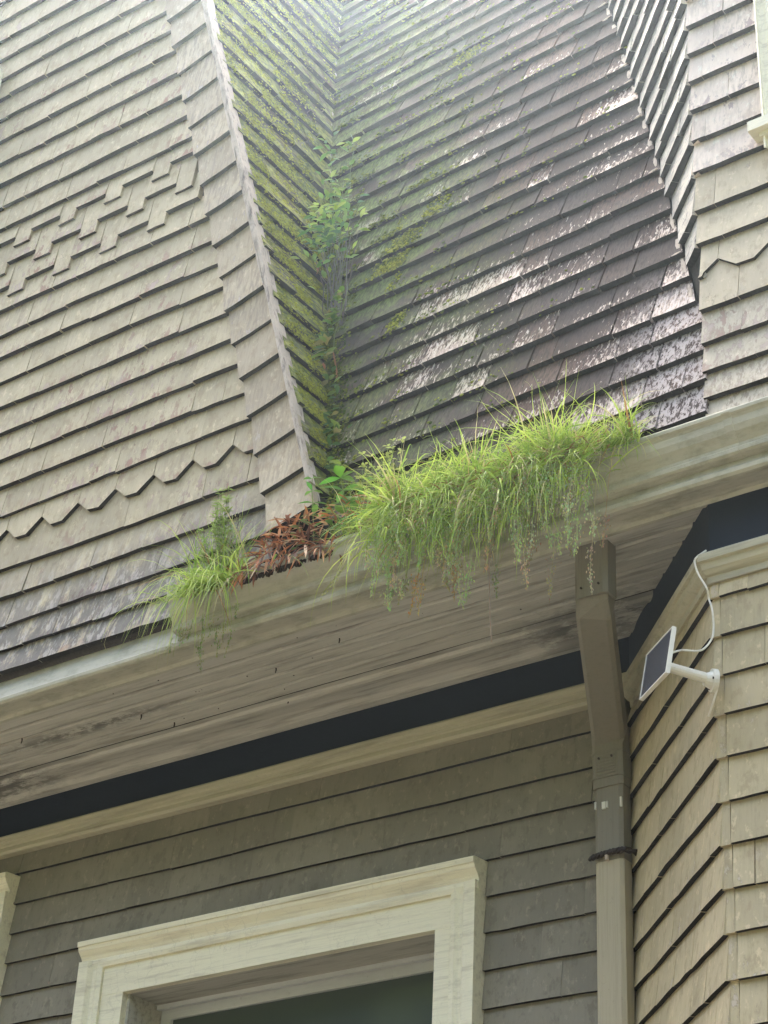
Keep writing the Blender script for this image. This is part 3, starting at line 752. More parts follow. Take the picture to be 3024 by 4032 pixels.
# ------------------------------------------------------------------ windows
def window(name, x0, x1, z0, z1, yf, label, casing=.228, head=.115, crown=True, rec=.2, sill=False, cR=None):
    """x0..x1, z0..z1 is the opening; yf the casing face"""
    t = thing(name, ((x0 + x1) / 2, yf, z0), label, 'window')
    c2 = casing / 2
    for sx, xa in ((1, x0), (-1, x1)):
        casing = cR if sx < 0 and cR else casing
        c2 = casing / 2 if sx > 0 or not cR else cR - c2
        a, b = xa - sx * c2, xa
        g = Geo(); g.box(min(a, b), max(a, b), yf, yf + .06, z0 - .1, z1 + .002); g.build('casing', M_cream, t)
        # backband with a rounded bead
        g = Geo(); o1 = xa - sx * casing
        pr = [(a, yf - .001), (a, yf - .012), (a - sx * .022, yf - .018), (a - sx * .036, yf - .010), (a - sx * .050, yf - .012), (a - sx * .066, yf - .028), (o1, yf - .032), (o1, yf + .05), (a, yf + .05)]
        g.add([(x, y, z) for z in (z0 - .1, z1 + head + .03) for x, y in pr], [tuple(range(9)), tuple(range(17, 8, -1))] + [(k, (k + 1) % 9, 9 + (k + 1) % 9, 9 + k) for k in range(9)])
        g.build('backband', M_cream, t)
        g = Geo(); jx = xa + sx * .012; g.box(min(xa, jx), max(xa, jx), yf + .03, yf + rec + .12, z0, z1); g.build('jamb', M_soffit, t)
    c2 = .114 if cR else casing / 2
    g = Geo(); g.box(x0 - c2 + .001, x1 + (cR - .114 + .04 if cR else c2) - .001, yf - .002, yf + .06, z1, z1 + head); g.build('head_casing', M_cream, t)
    o0, o1 = x0 - (.228 if cR else casing) - .003, x1 + (cR or casing) + .003
    zc = z1 + head
    if crown:
        sweep('head_moulding', [(yf - .001, zc), (yf - .013, zc), (yf - .018, zc + .018), (yf - .012, zc + .036), (yf - .020, zc + .050), (yf - .040, zc + .072), (yf - .044, zc + .086), (yf - .050, zc + .088), (yf - .052, zc + .108), (yf - .042, zc + .112), (yf + .05, zc + .118), (yf + .05, zc)], o0, o1, M_cream, t)
    g = Geo(); g.box(x0, x1, yf + .031, yf + rec + .12, z1 - .001, z1 + .05); g.build('head_lining', M_soffit, t)
    ys_ = yf + rec
    g = Geo(); g.box(x0 + .012, x1 - .012, ys_, ys_ + .02, z1 - .02, z1 - .002); g.build('parting_bead', M_sash, t)
    f = Geo(); r_ = .052
    zm = (z0 + z1) / 2
    for (za, zb, yy) in ((zm - .02, z1 - .004, ys_ + .03), (z0, zm + .02, ys_ + .07)):
        g = Geo()
        g.box(x0 + .013, x1 - .013, yy, yy + .034, zb - r_, zb); g.box(x0 + .013, x1 - .013, yy, yy + .034, za, za + r_)
        g.box(x0 + .013, x0 + .013 + r_, yy, yy + .034, za + r_, zb - r_); g.box(x1 - .013 - r_, x1 - .013, yy, yy + .034, za + r_, zb - r_)
        s_ = g.build('sash', M_sash, t)
        g = Geo(); g.box(x0 + .013 + r_ - .004, x1 - .009 - r_, yy + .015, yy + .02, za + r_ - .004, zb - r_ + .004); g.build('pane', M_glass, s_)
    if sill:
        g = Geo(); g.add([(x0 - casing - .05, yf - .06, z0 - .03), (x1 + .3, yf - .06, z0 - .03), (x1 + .3, yf + .04, z0 - .03), (x0 - casing - .05, yf + .04, z0 - .03),
                          (x0 - casing - .05, yf - .06, z0 + .012), (x1 + .3, yf - .06, z0 + .012), (x1 + .3, yf + .04, z0 + .03), (x0 - casing - .05, yf + .04, z0 + .03)],
                         [(0, 3, 2, 1), (4, 5, 6, 7), (0, 1, 5, 4), (1, 2, 6, 5), (2, 3, 7, 6), (3, 0, 4, 7)]); g.build('sill', M_cream, t)
        g = Geo(); g.box(x0 - casing - .02, x1 + .28, yf - .035, yf + .04, z0 - .05, z0 - .031); g.build('bed_mould', M_cream, t)
        g = Geo(); g.box(x0 - casing + .01, x1 + .25, yf - .012, yf + .04, z0 - .12, z0 - .051); g.build('apron', M_cream, t)
    return t
window('sash_window', WX0, WX1, WZ0, WZ1, 5.47, 'large cream framed window under the eave, low in the middle', rec=.19, cR=.186)
window('sash_window', VX0, VX1, .75, VZ1, 5.47, 'cream window casing at the lower left edge of the wall', rec=.19)
window('sash_window', -1.93, -1.15, 4.70, 6.3, 4.755, 'cream casing and sill of the window in the upper right bay', casing=.115, head=.09, rec=.05, sill=True)
window('sash_window', -7.2, -6.31, 5.9, 7.07, 4.690, 'cream window corner high at the left edge of the gable wall', casing=.1, head=.06, crown=False, rec=.015)

# ------------------------------------------------------------------ solar panel
sp = thing('solar_panel', (-2.37, 4.76, 2.70), 'small white framed solar panel on an arm from the corner of the lower bay', 'solar panel')
tr_ = Vector((-2.370, 4.550, 2.766)); a_ = Vector((-.164, .139, .011)); b_ = Vector((.021, .013, .152))
nn = a_.cross(b_).normalized()
if nn.dot(tr_) > 0: nn = -nn                     # nn faces the viewer, the cell side
def quad_slab(c0, A, B, off0, off1):
    v = [c0 + nn * off0, c0 + A + nn * off0, c0 + A + B + nn * off0, c0 + B + nn * off0]
    w = [c0 + nn * off1, c0 + A + nn * off1, c0 + A + B + nn * off1, c0 + B + nn * off1]
    return [tuple(q) for q in v + w], [(0, 1, 2, 3), (7, 6, 5, 4), (0, 4, 5, 1), (1, 5, 6, 2), (2, 6, 7, 3), (3, 7, 4, 0)]
bl_ = tr_ - b_
g = Geo()
an, bn = a_.normalized(), b_.normalized(); fw = .0038
for (c0, A, B) in ((bl_, a_, bn * fw), (bl_ + b_ - bn * fw, a_, bn * fw), (bl_ + bn * fw, an * fw, b_ - bn * 2 * fw), (bl_ + a_ - an * fw + bn * fw, an * fw, b_ - bn * 2 * fw)):
    g.add(*quad_slab(c0, A, B, .001, -.012))
g.build('frame', M_white, sp)
g = Geo(); g.add(*quad_slab(bl_ + an * fw + bn * fw, a_ - an * 2 * fw, b_ - bn * 2 * fw, -.001, -.003)); g.build('cell', M_cell, sp)
g = Geo(); g.add(*quad_slab(bl_ + an * fw + bn * fw, a_ - an * 2 * fw, b_ - bn * 2 * fw, -.0032, -.014)); g.build('back_shell', M_white, sp)
cb = bl_ + a_ / 2 + b_ / 2 - nn * .014
mount = Vector((-2.362, 4.792, 2.690)); mn_ = Vector((-S2, -S2, 0))
ax = (mount - cb)
g = Geo(); g.tube([cb, cb + ax * .2], .008, 12); g.build('ball_neck', M_white, sp)
g = Geo(); g.tube([cb + ax * .14, cb + ax * .18, cb + ax * .55, cb + ax * .8], .0145, 14, r2=.0165); g.build('arm', M_white, sp)
g = Geo(); g.tube([mount + mn_ * .034, mount + mn_ * .012], .018, 14, r2=.028); g.build('socket', M_white, sp)
g = Geo(); g.tube([mount + mn_ * .012, mount + mn_ * .004, mount - mn_ * .004], .036, 20); g.build('base_plate', M_white, sp)
for an_ in (1.2, 3.3, 5.4):
    up = Vector((0, 0, 1)); sdv = mn_.cross(up)
    q = mount + (sdv * math.cos(an_) + up * math.sin(an_)) * .026
    g = Geo(); g.tube([q + mn_ * .012, q + mn_ * .016], .004, 8); g.build('screw', M_strap, sp)
def smooth_path(P, k=6):
    out = []; P = [Vector(p) for p in P]
    for i in range(len(P) - 1):
        p0, p1, p2, p3 = P[max(i - 1, 0)], P[i], P[i + 1], P[min(i + 2, len(P) - 1)]
        for j in range(k):
            t = j / k
            out.append(.5 * ((2 * p1) + (p2 - p0) * t + (2 * p0 - 5 * p1 + 4 * p2 - p3) * t * t + (3 * p1 - p0 - 3 * p2 + p3) * t ** 3))
    out.append(P[-1]); return out
g = Geo(); g.tube(smooth_path([(-2.375, 4.80, 3.150), (-2.398, 4.775, 3.118), (-2.402, 4.772, 3.10), (-2.392, 4.772, 3.058), (-2.362, 4.765, 2.995), (-2.366, 4.785, 2.968), (-2.348, 4.768, 2.915), (-2.350, 4.776, 2.862), (-2.354, 4.765, 2.815), (-2.378, 4.738, 2.772), (-2.441, 4.735, 2.788), (-2.470, 4.700, 2.765)]), .0032, 7)
tag(g.build('power_cable', M_white), 'thin white cable looping from the bay cornice down to the solar panel', 'cable')
g = Geo(); g.tube(smooth_path([(-2.349, 4.782, 2.715), (-2.346, 4.778, 2.69), (-2.352, 4.787, 2.665), (-2.375, 4.80, 2.625), (-2.405, 4.826, 2.598)]), .0032, 7)
tag(g.build('power_cable', M_white), 'short cable end hanging below the round mount of the solar panel', 'cable')

# ------------------------------------------------------------------ moss
def blob_unit():
    t = (1 + 5 ** .5) / 2
    v = [(-1, t, 0), (1, t, 0), (-1, -t, 0), (1, -t, 0), (0, -1, t), (0, 1, t), (0, -1, -t), (0, 1, -t), (t, 0, -1), (t, 0, 1), (-t, 0, -1), (-t, 0, 1)]
    v = [Vector(q).normalized() for q in v]
    f = [(0, 11, 5), (0, 5, 1), (0, 1, 7), (0, 7, 10), (0, 10, 11), (1, 5, 9), (5, 11, 4), (11, 10, 2), (10, 7, 6), (7, 1, 8), (3, 9, 4), (3, 4, 2), (3, 2, 6), (3, 6, 8), (3, 8, 9), (4, 9, 5), (2, 4, 11), (6, 2, 10), (8, 6, 7), (9, 8, 1)]
    return v, f
UV_, UF_ = blob_unit()
def blob(G, p, n, r, flat=.6, col=(.2, .25, .05), along=None, stretch=1.0):
    n = Vector(n)
    vs = []
    for u in UV_:
        w = u * r * rnd.uniform(.75, 1.25)
        w -= n * w.dot(n) * (1 - flat)
        if along is not None: w += along * w.dot(along) * (stretch - 1)
        vs.append(tuple(p + w))
    c = (*[max(0, q * k) for q, k in zip(col, [rnd.uniform(.75, 1.25)] * 3)], 1)
    G.add(vs, UF_, c)
def moss_col(f):
    a, b = Vector((.07, .10, .020)), Vector((.52, .52, .08)); c = a.lerp(b, max(0, min(1, f))); return tuple(c)
G = Geo()
yax = Vector((0, 1, 0))
for i, z in enumerate(RZ[:-1]):
    if z < 3.95: continue
    yv = y_valley(z); E_ = RZ[i + 1] - z
    y = 4.77
    while y < yv - .02:
        dens = noise.noise(Vector((y * 2.3, z * 1.3, 3.3))) * .9 + .42
        # moss is thickest in a belt from the top of the rake down to the foot of the valley
        fr_ = (y - 4.75) / max(.15, yv - 4.75)
        belt = math.exp(-((fr_ - (.30 if z > 5.3 else .55)) / .42) ** 2) * (1 if z > 4.2 else .5)
        if z > 5.3: dens -= max(0, fr_ - .75) * 1.2
        dens = dens * .6 + belt * .6
        if noise.noise(Vector((y * 9, z * 31, 1))) > -.28 and rnd.random() < dens * 1.2:
            for q in range(13):
                tt = z + abs(rnd.gauss(0, .30)) * E_
                p, n = P_cheek(y + rnd.uniform(-.02, .02), min(tt, z + E_ * .8))
                blob(G, p + n * rnd.uniform(.018, .027), n, rnd.uniform(.0020, .0050), .55, moss_col(.25 + belt * .5 + rnd.uniform(-.25, .45)), yax, rnd.uniform(1.1, 2.2))
        y += rnd.uniform(.004, .010)
tag(G.build('moss', M_mossm, smooth=True), 'yellow green moss growing in bands on the slope left of the valley', 'moss', kind='stuff')
G = Geo()
xax = Vector((1, 0, 0))
for i, z in enumerate(RZ[:-1]):
    x = x_rake(z) + .01; E_ = RZ[i + 1] - z
    while x < -2.75:
        d = x - x_rake(z)
        dens = .62 * math.exp(-(d / .45) ** 2) + .85 * (1 if z > 5.3 else .3) * math.exp(-(d / 1.15) ** 2)
        dens += .25 * noise.noise(Vector((x * 3, z * 3, 9)))
        cl = math.exp(-(((x + 3.92 + (z - 5.27) * -.22) / .07) ** 2 + ((z + .07 - 5.27) / .14) ** 2)) + .8 * math.exp(-(((x + 3.81) / .025) ** 2 + ((z + .07 - 4.79) / .05) ** 2)) + .6 * math.exp(-(((x + 3.79) / .05) ** 2 + ((z + .07 - 5.59) / .06) ** 2)) + .5 * math.exp(-(((x + 3.91) / .06) ** 2 + ((z + .07 - 6.75) / .10) ** 2))
        if z < 4.9: dens *= .7
        for rep in range(7):
          if rnd.random() < dens * .75 and noise.noise(Vector((x * 7, z * 19, 5))) > .02:
            p, n = P_roof(x, z + abs(rnd.gauss(0, .16)) * E_)
            blob(G, p + n * rnd.uniform(.018, .030), n, rnd.uniform(.0024, .0070), .6, moss_col(rnd.uniform(-.1, .45)), xax, rnd.uniform(1, 1.8))
        if rnd.random() < cl * 1.3:
            for q in range(34):
                f_ = rnd.random(); p, n = P_roof(x + rnd.uniform(-.025, .025), z + f_ * E_)
                blob(G, p + n * (.030 - .022 * f_ + rnd.uniform(0, .008)), n, rnd.uniform(.0022, .0058), .65, moss_col(rnd.uniform(.1, 1.0) - f_ * .2), xax, 1.3)
        x += rnd.uniform(.005, .012)
# moss in the valley itself
for k in range(3400):
    z = rnd.uniform(3.80, 5.6); wd = .05 + .05 * max(0, noise.noise(Vector((0, 0, z * 4)))) 
    if noise.noise(Vector((3, 0, z * 6))) < -.22: continue
    p, n = P_roof(x_rake(z) + abs(rnd.gauss(0, wd)), z)
    blob(G, p + n * rnd.uniform(.014, .034), n, rnd.uniform(.0025, .006), .7, moss_col(rnd.uniform(-.3, .4)), xax, 1.4)
tag(G.build('moss', M_mossm, smooth=True), 'scattered darker moss tufts on the brown roof right of the valley', 'moss', kind='stuff')

# ------------------------------------------------------------------ grass
def blade(G, p, d, L_, w, droop, col, seg=6, twist=0, kink=.10):
    """a blade leaving p along d, bending down by droop"""
    p = Vector(p); d = Vector(d).normalized(); vs = []
    side = d.cross(Vector((rnd.uniform(-.4, .4), rnd.uniform(-.6, .2), 1))).normalized()
    cur = p.copy(); dirv = d.copy(); st_ = L_ / seg; kk = rnd.randint(1, seg - 1) if rnd.random() < kink else -1; cv_ = Vector((rnd.gauss(0, .10), rnd.gauss(0, .06), 0))
    for i in range(seg + 1):
        f = i / seg; ww = w * 1.2 * (1 - f ** 1.6) * .5 + .0002
        vs += [tuple(cur - side * ww), tuple(cur + side * ww)]
        dirv = (dirv + Vector((rnd.uniform(-.06, .06), rnd.uniform(-.06, .06), -droop / seg * (0.5 + f * 1.5))) + cv_).normalized()
        if i == kk: dirv = (dirv + Vector((rnd.gauss(0, .8), rnd.gauss(0, .4), rnd.uniform(-1.2, .2)))).normalized()
        cur = cur + dirv * st_
        if cur.y > 4.66 + .0 and cur.z < 3.50: cur.y = min(cur.y, 4.62)
        side = (side + Vector((rnd.uniform(-.1, .1),) * 3)).normalized()
    G.add(vs, [(2 * i, 2 * i + 1, 2 * i + 3, 2 * i + 2) for i in range(seg)], (*col, 1))
    return cur, dirv
def gcol(kind=None):
    r = rnd.random()
    if kind == 'dry': return (.42, .33, .16)
    if kind == 'red': return (.28, .10, .04)
    a, b = ((.22, .37, .06), (.62, .74, .15)); f = rnd.random()
    c = tuple(a[i] + (b[i] - a[i]) * f for i in range(3))
    if r < .09: c = (.62, .56, .26)
    elif r < .12: c = (.40, .22, .09)
    return c
def panicle(G, p, L_, col, dens=26, spread=.014, lean=(0, 0)):
    """drooping seed head hanging from p"""
    pts = []; cur = Vector(p); dv = Vector((lean[0], lean[1], -1)).normalized()
    for i in range(9):
        pts.append(tuple(cur)); cur = cur + dv * L_ / 8; dv = (dv + Vector((rnd.uniform(-.15, .15), rnd.uniform(-.1, .1), -.05))).normalized()
    G.tube(pts, .0011, 4, (*col, 1))
    for k in range(dens):
        f = rnd.uniform(.1, 1); q = Vector(pts[int(f * 8)]); sp_ = spread * (1.15 - f)
        q = q + Vector((rnd.gauss(0, sp_), rnd.gauss(0, sp_ * .7), rnd.uniform(-.012, .012)))
        s_ = rnd.uniform(.0016, .0032)
        dd = Vector((rnd.uniform(-.4, .4), rnd.uniform(-.4, .4), -1)).normalized() * s_ * 2
        G.add([tuple(q - dd), tuple(q + Vector((s_, 0, 0))), tuple(q + Vector((0, s_, 0))), tuple(q + Vector((-s_, 0, 0))), tuple(q + Vector((0, -s_, 0))), tuple(q + dd)],
              [(0, 1, 2), (0, 2, 3), (0, 3, 4), (0, 4, 1), (5, 2, 1), (5, 3, 2), (5, 4, 3), (5, 1, 4)], (*[c * rnd.uniform(.8, 1.3) for c in col], 1))
G = Geo()
def env(x): return math.exp(-((x + 3.07) / .50) ** 4)
def zsag(x): return .03 * noise.noise(Vector((x * 4.3, 2, 2)))
for k in range(3000):
    x = rnd.uniform(-3.56, -2.52)
    if rnd.random() > env(x): continue
    tuft = .75 + .95 * noise.noise(Vector((x * 6.5, 0, 7)))
    L_ = (rnd.uniform(.10, .34) if rnd.random() < .92 else rnd.uniform(.26, .38)) * (.6 + .4 * env(x)) * tuft
    side = rnd.random()
    wd = rnd.uniform(.0024, .0078); ln = 1.1 * noise.noise(Vector((x * 11, 5, 1))); dr_ = .7 + .6 * noise.noise(Vector((x * 14, 9, 4)))
    if side < .40:
        blade(G, (x, rnd.uniform(4.632, 4.70), 3.52), (ln + rnd.gauss(0, .38), -rnd.uniform(.05, .8), rnd.uniform(.6, 1.4)), L_ * rnd.uniform(.8, 1.2), wd, rnd.uniform(.1, 1.5), gcol(), 7)
    elif side < .8:
        blade(G, (x, 4.645, 3.52 + rnd.uniform(-.01, .03)), (ln + rnd.gauss(0, .6), -rnd.uniform(.3, 1.1), rnd.uniform(-.1, 1.0)), L_ * rnd.uniform(.7, 1.2), wd, rnd.uniform(.6, 2.8) * dr_, gcol(), 7)
    else:      # tangled blades lying across the mass
        blade(G, (x, rnd.uniform(4.53, 4.62), 3.50 + rnd.uniform(-.10, .14)), (rnd.choice((-1, 1)) * rnd.uniform(.5, 1.2), rnd.uniform(-.4, .1), rnd.uniform(-.5, .8)), rnd.uniform(.07, .20), wd * .8, rnd.uniform(.3, 2.2), gcol(), 7)
for k in range(1000):      # the curtain that hangs over the gutter face
    x = rnd.gauss(-3.12, .27)
    if not -3.58 < x < -2.66: continue
    tuft = .72 + .75 * noise.noise(Vector((x * 8, 3, 7))); ln = .9 * noise.noise(Vector((x * 9, 5, 11)))
    dk = rnd.uniform(.8, 1.3)
    blade(G, (x, rnd.uniform(4.52, 4.635), 3.50 + rnd.uniform(-.15, .03)), (ln + rnd.gauss(0, .9), -rnd.uniform(.1, .9), rnd.uniform(-.5, .6)), rnd.uniform(.14, .42) * tuft * (1.12 - .5 * abs(x + 3.1)), rnd.uniform(.0022, .0052), rnd.uniform(1.8, 4.5), tuple(c * dk for c in gcol()), 7)
for k in range(75):
    x = rnd.uniform(-3.48, -2.60); z = 3.47 - abs(rnd.gauss(.05, .12)); G.tube([(x + .03, 4.60, 3.52), (x + .01, 4.54, max(z, 3.3) * .5 + 1.76), (x, 4.53, z)], .0010, 4, (.55, .62, .28, 1)); c_ = rnd.choice([(.58, .68, .32), (.68, .70, .42), (.48, .60, .26), (.74, .62, .38)])
    panicle(G, (x, rnd.uniform(4.50, 4.56), z), rnd.uniform(.07, .17), c_, 60, .018)
for k in range(170):       # dead reddish and straw thatch along the rim
    x = rnd.uniform(-3.35, -2.62); blade(G, (x, rnd.uniform(4.53, 4.60), 3.50 + rnd.uniform(-.03, .035)), (rnd.uniform(-1, 1), -.2, rnd.uniform(-.3, .4)), rnd.uniform(.05, .13), .004, 1.0, rnd.choice([(.36, .16, .06), (.55, .44, .17), (.58, .50, .22), (.30, .12, .05)]))
for (x, z0, L_, c_) in [(-3.31, 3.22, .17, (.62, .45, .18)), (-3.295, 3.19, .15, (.64, .50, .24)), (-3.21, 3.22, .13, (.48, .44, .2)), (-3.175, 3.20, .13, (.58, .42, .22)), (-3.16, 3.23, .12, (.52, .38, .2)), (-3.02, 3.26, .14, (.45, .42, .24)), (-3.00, 3.15, .12, (.34, .40, .2)), (-2.89, 3.22, .12, (.48, .42, .26)), (-2.79, 3.12, .16, (.50, .46, .28)), (-2.73, 3.24, .14, (.46, .40, .24)), (-2.65, 3.12, .19, (.56, .50, .32)), (-2.60, 3.22, .12, (.50, .38, .26)), (-3.42, 3.25, .12, (.34, .44, .18)), (-3.36, 3.22, .12, (.40, .42, .2)), (-2.86, 3.2, .12, (.44, .34, .2))]:
    G.tube([(x + .02, 4.60, 3.50), (x + .01, 4.575, (3.50 + z0) / 2), (x, 4.57, z0 + .01)], .0014, 4, (*c_, 1))
    panicle(G, (x, 4.57, z0 + .02), L_, c_, 60, .011, (rnd.uniform(-.15, .12), 0))
# a long seed stalk leaning out to the left
G.tube(smooth_path([(-3.46, 4.61, 3.50), (-3.55, 4.57, 3.40), (-3.64, 4.56, 3.32), (-3.70, 4.56, 3.265)], 4), .0017, 5, (.40, .44, .16, 1))
for k in range(26):
    f = k / 25; q = Vector((-3.63 - .08 * f, 4.56, 3.33 - .085 * f)); blob(G, q + Vector((rnd.gauss(0, .004), 0, rnd.gauss(0, .006))), (0, -1, 0), .0035, .8, (.55, .55, .25))
# one long pale root hanging straight down
G.tube([(-3.022, 4.56, 3.46), (-3.018, 4.56, 3.36), (-3.012, 4.56, 3.26), (-3.026, 4.56, 3.20), (-3.022, 4.56, 3.10), (-3.018, 4.56, 3.00), (-3.010, 4.56, 2.89)], .0036, 6, (.50, .40, .30, 1), r2=.0018)
for k in range(45):       # stray long blades at the right end, over the gutter rim
    x = rnd.uniform(-2.74, -2.58); blade(G, (x, 4.65, 3.52), (rnd.uniform(.1, 1.2), -rnd.uniform(.1, .6), rnd.uniform(.1, .9)), rnd.uniform(.14, .30), .0038, rnd.uniform(.7, 2.4), gcol(), 8)
for k in range(22):
    x = rnd.uniform(-2.62, -2.50); blade(G, (x, 4.62, 3.50), (rnd.uniform(.1, .9), -.5, rnd.uniform(-.3, .4)), rnd.uniform(.06, .14), .0032, rnd.uniform(1.5, 3.4), gcol(), 8)
tag(G.build('grass', M_grass), 'large bright green grass mass spilling over the gutter with hanging seed heads', 'grass', kind='stuff')
G = Geo()
for k in range(400):
    x = rnd.gauss(-4.27, .080)
    r_ = rnd.random()
    if r_ < .34: blade(G, (x, rnd.uniform(4.63, 4.69), 3.48), (rnd.gauss(-.02, .24), -rnd.uniform(0, .35), 1), rnd.uniform(.14, .38), rnd.uniform(.003, .0055), rnd.uniform(.1, 1.2), gcol())
    elif r_ < .62: blade(G, (x, 4.64, 3.50), (rnd.gauss(-.25, .8), -rnd.uniform(.2, .9), rnd.uniform(.1, .9)), rnd.uniform(.10, .25), rnd.uniform(.003, .006), rnd.uniform(.8, 2.6), gcol())
    else: blade(G, (x, 4.62, 3.48), (rnd.gauss(-.02, .35), -rnd.uniform(.2, .9), rnd.uniform(-.3, .5)), rnd.uniform(.18, .44), rnd.uniform(.0028, .0055), rnd.uniform(2.2, 4.2), tuple(c * .95 for c in gcol()), 7)
def leafy_stem(G, base, top, nl, ll, lw, col, wob=.02, r=.0022):
    base, top = Vector(base), Vector(top); pts = []
    for i in range(8):
        f = i / 7; pts.append(base.lerp(top, f) + Vector((noise.noise(Vector((f * 3, base.x * 9, 1))), noise.noise(Vector((f * 3, base.x * 9, 7))), 0)) * wob * math.sin(f * 3))
    G.tube(pts, r, 5, (.16, .22, .06, 1), r2=r * .5)
    for k in range(nl):
        f = .25 + .75 * k / nl; q = pts[min(7, int(f * 7.99))]
        an = k * 2.4 + rnd.random(); d = Vector((math.cos(an), math.sin(an) * .8 - .3, rnd.uniform(.0, .6)))
        leaf(G, q, d, ll * (1.15 - f * .5) * rnd.uniform(.8, 1.2), lw, col)
def leaf(G, p, d, L_, w, col, cup=.25):
    p = Vector(p); d = Vector(d).normalized(); u = d.cross(Vector((rnd.uniform(-.3, .3), rnd.uniform(-.5, .1), 1))).normalized(); n = u.cross(d)
    if n.length < .1: return
    vs = []; prof = [0, .55, .95, 1, .8, .45, 0]
    for i, q in enumerate(prof):
        f = i / 6; c = p + d * L_ * f - Vector((0, 0, 1)) * L_ * .22 * f * f
        if q == 0: vs.append(tuple(c)); continue
        vs += [tuple(c - u * w * q * .5 + n * w * q * cup * .5), tuple(c), tuple(c + u * w * q * .5 + n * w * q * cup * .5)]
    fs = [(0, 2, 1), (0, 3, 2)]
    for i in range(4):
        a = 1 + i * 3; fs += [(a, a + 1, a + 4, a + 3), (a + 1, a + 2, a + 5, a + 4)]
    fs += [(13, 14, 16), (14, 15, 16)]
    k = rnd.uniform(.75, 1.25)
    G.add(vs, fs, (*[c * k for c in col], 1))
for k in range(15):
    x = rnd.gauss(-4.24, .035)
    leafy_stem(G, (x, 4.65, 3.50), (x + rnd.uniform(-.06, .02), 4.62, 3.50 + rnd.uniform(.18, .46)), 34, .042, .006, (.34, .44, .12), r=.0018)
for k in range(14):
    panicle(G, (rnd.gauss(-4.26, .07), 4.60, 3.38 - rnd.random() * .16), rnd.uniform(.05, .12), (.32, .38, .15), 24, .010)
for k in range(16): panicle(G, (rnd.gauss(-4.22, .04), 4.62, 3.64 + rnd.random() * .14), .12, (.46, .50, .26), 30, .020)
tag(G.build('grass', M_grass), 'small green grass tuft hanging from the left end of the gutter', 'grass', kind='stuff')
G = Geo()
for k in range(150):     # wispy stalks where the roof foot meets the gutter
    x = rnd.uniform(-3.72, -3.36); blade(G, (x, 4.67, 3.53), (rnd.gauss(0, .7), -rnd.uniform(0, .6), 1), rnd.uniform(.10, .28), .0035, rnd.uniform(.1, 1.8), gcol())
for k in range(14):
    x = rnd.uniform(-3.66, -3.40); leafy_stem(G, (x, 4.68, 3.53), (x + rnd.uniform(-.06, .03), 4.66, 3.53 + rnd.uniform(.18, .38)), 20, .032, .011, (.44, .50, .14), r=.0015)
for k in range(6):     # long arching blades in front of the leaf pile
    x = -3.60 + .03 * k; blade(G, (x, 4.62, 3.55), (-.8, -.5, .2 + .1 * k), .22, .006, 1.6 + .3 * k, (.24, .42, .14), 9)
tag(G.build('weeds', M_grass), 'wispy yellow green weeds between the seedlings and the big grass mass', 'weeds', kind='stuff')

# ------------------------------------------------------------------ seedlings, sapling and dead leaves
def plant(name, base, stems, label, cat='plant', mat=M_leaf):
    t = thing(name, base, label, cat)
    for (off, tip, leaves) in stems:
        b0 = Vector(base) + Vector(off); tp = Vector(base) + Vector(tip)
        pts = [b0.lerp(tp, i / 6) + Vector((noise.noise(Vector((i * .5, off[0] * 40, 2))) * .008, 0, 0)) for i in range(7)]
        g = Geo(); g.tube(pts, .0028, 6, (.20, .24, .08, 1), r2=.0015); s_ = g.build('stem', M_stem, t)
        for (f, an, el, L_, w, col) in leaves:
            q = pts[min(6, int(round(f * 6)))]
            g = Geo(); leaf(g, q, (math.cos(an), math.sin(an), el), L_, w, col); g.build('leaf', mat, t, smooth=True)
    return t
GR = (.16, .33, .05)
def ring(n, L_, w, col=GR, f0=.3):
    return [(f0 + (1 - f0) * k / max(1, n - 1), k * 2.4 + rnd.uniform(-.3, .3), rnd.uniform(-.1, .5), L_ * rnd.uniform(.7, 1.2) * (1.1 - .4 * k / n), w * rnd.uniform(.8, 1.15), tuple(c * rnd.uniform(.8, 1.3) for c in col)) for k in range(n)]
plant('seedling', (-3.86, 4.69, 3.54), [((0, 0, 0), (-.01, -.03, .30), ring(14, .066, .020))], 'slim leafy seedling in the gutter just right of the gable foot')
plant('seedling', (-3.70, 4.68, 3.53), [((0, 0, 0), (-.02, -.05, .30), ring(16, .090, .034)), ((.03, -.01, 0), (.09, -.05, .20), ring(9, .07, .026)), ((-.02, -.01, 0), (-.08, -.05, .14), ring(7, .06, .026))], 'broad leafed bright green seedling between the slim one and the grass')
plant('seedling', (-3.93, 4.67, 3.52), [((0, 0, 0), (.05, -.05, .12), ring(9, .045, .020, (.26, .36, .08)))], 'short seedling standing among the dead leaves')
# sapling rooted in the valley, glossy leaves over a bunch of bare stems
zs = 4.98; vb = (x_rake(zs) + .075, y_roof(x_rake(zs), zs) - .02, zs)
sap = thing('sapling', vb, 'glossy leafed bushy sapling rooted in the roof valley with bare stems below', 'shrub')
def sap_stem(b0, tp, r=.0026, col=(.15, .13, .10)):
    b0 = Vector(b0); tp = Vector(tp); sd_ = rnd.random() * 30
    pts = [b0.lerp(tp, i / 8) + Vector((noise.noise(Vector((i * .55, sd_, 2))), noise.noise(Vector((i * .55, sd_, 9))) * .6, 0)) * .016 for i in range(9)]
    g = Geo(); g.tube(pts, r, 5, (*col, 1), r2=r * .6); g.build('stem', M_stem, sap); return pts
V0 = Vector(vb)
centers = []
for k in range(22):
    p_ = sap_stem(V0 + Vector((rnd.uniform(-.06, .06), -.02, rnd.uniform(-.08, .05))), V0 + Vector((rnd.uniform(-.12, .07), .02 - rnd.uniform(0, .08), rnd.uniform(.30, .50))), .0026, rnd.choice([(.22, .20, .17), (.13, .11, .09), (.17, .17, .12)])); centers.append(p_)
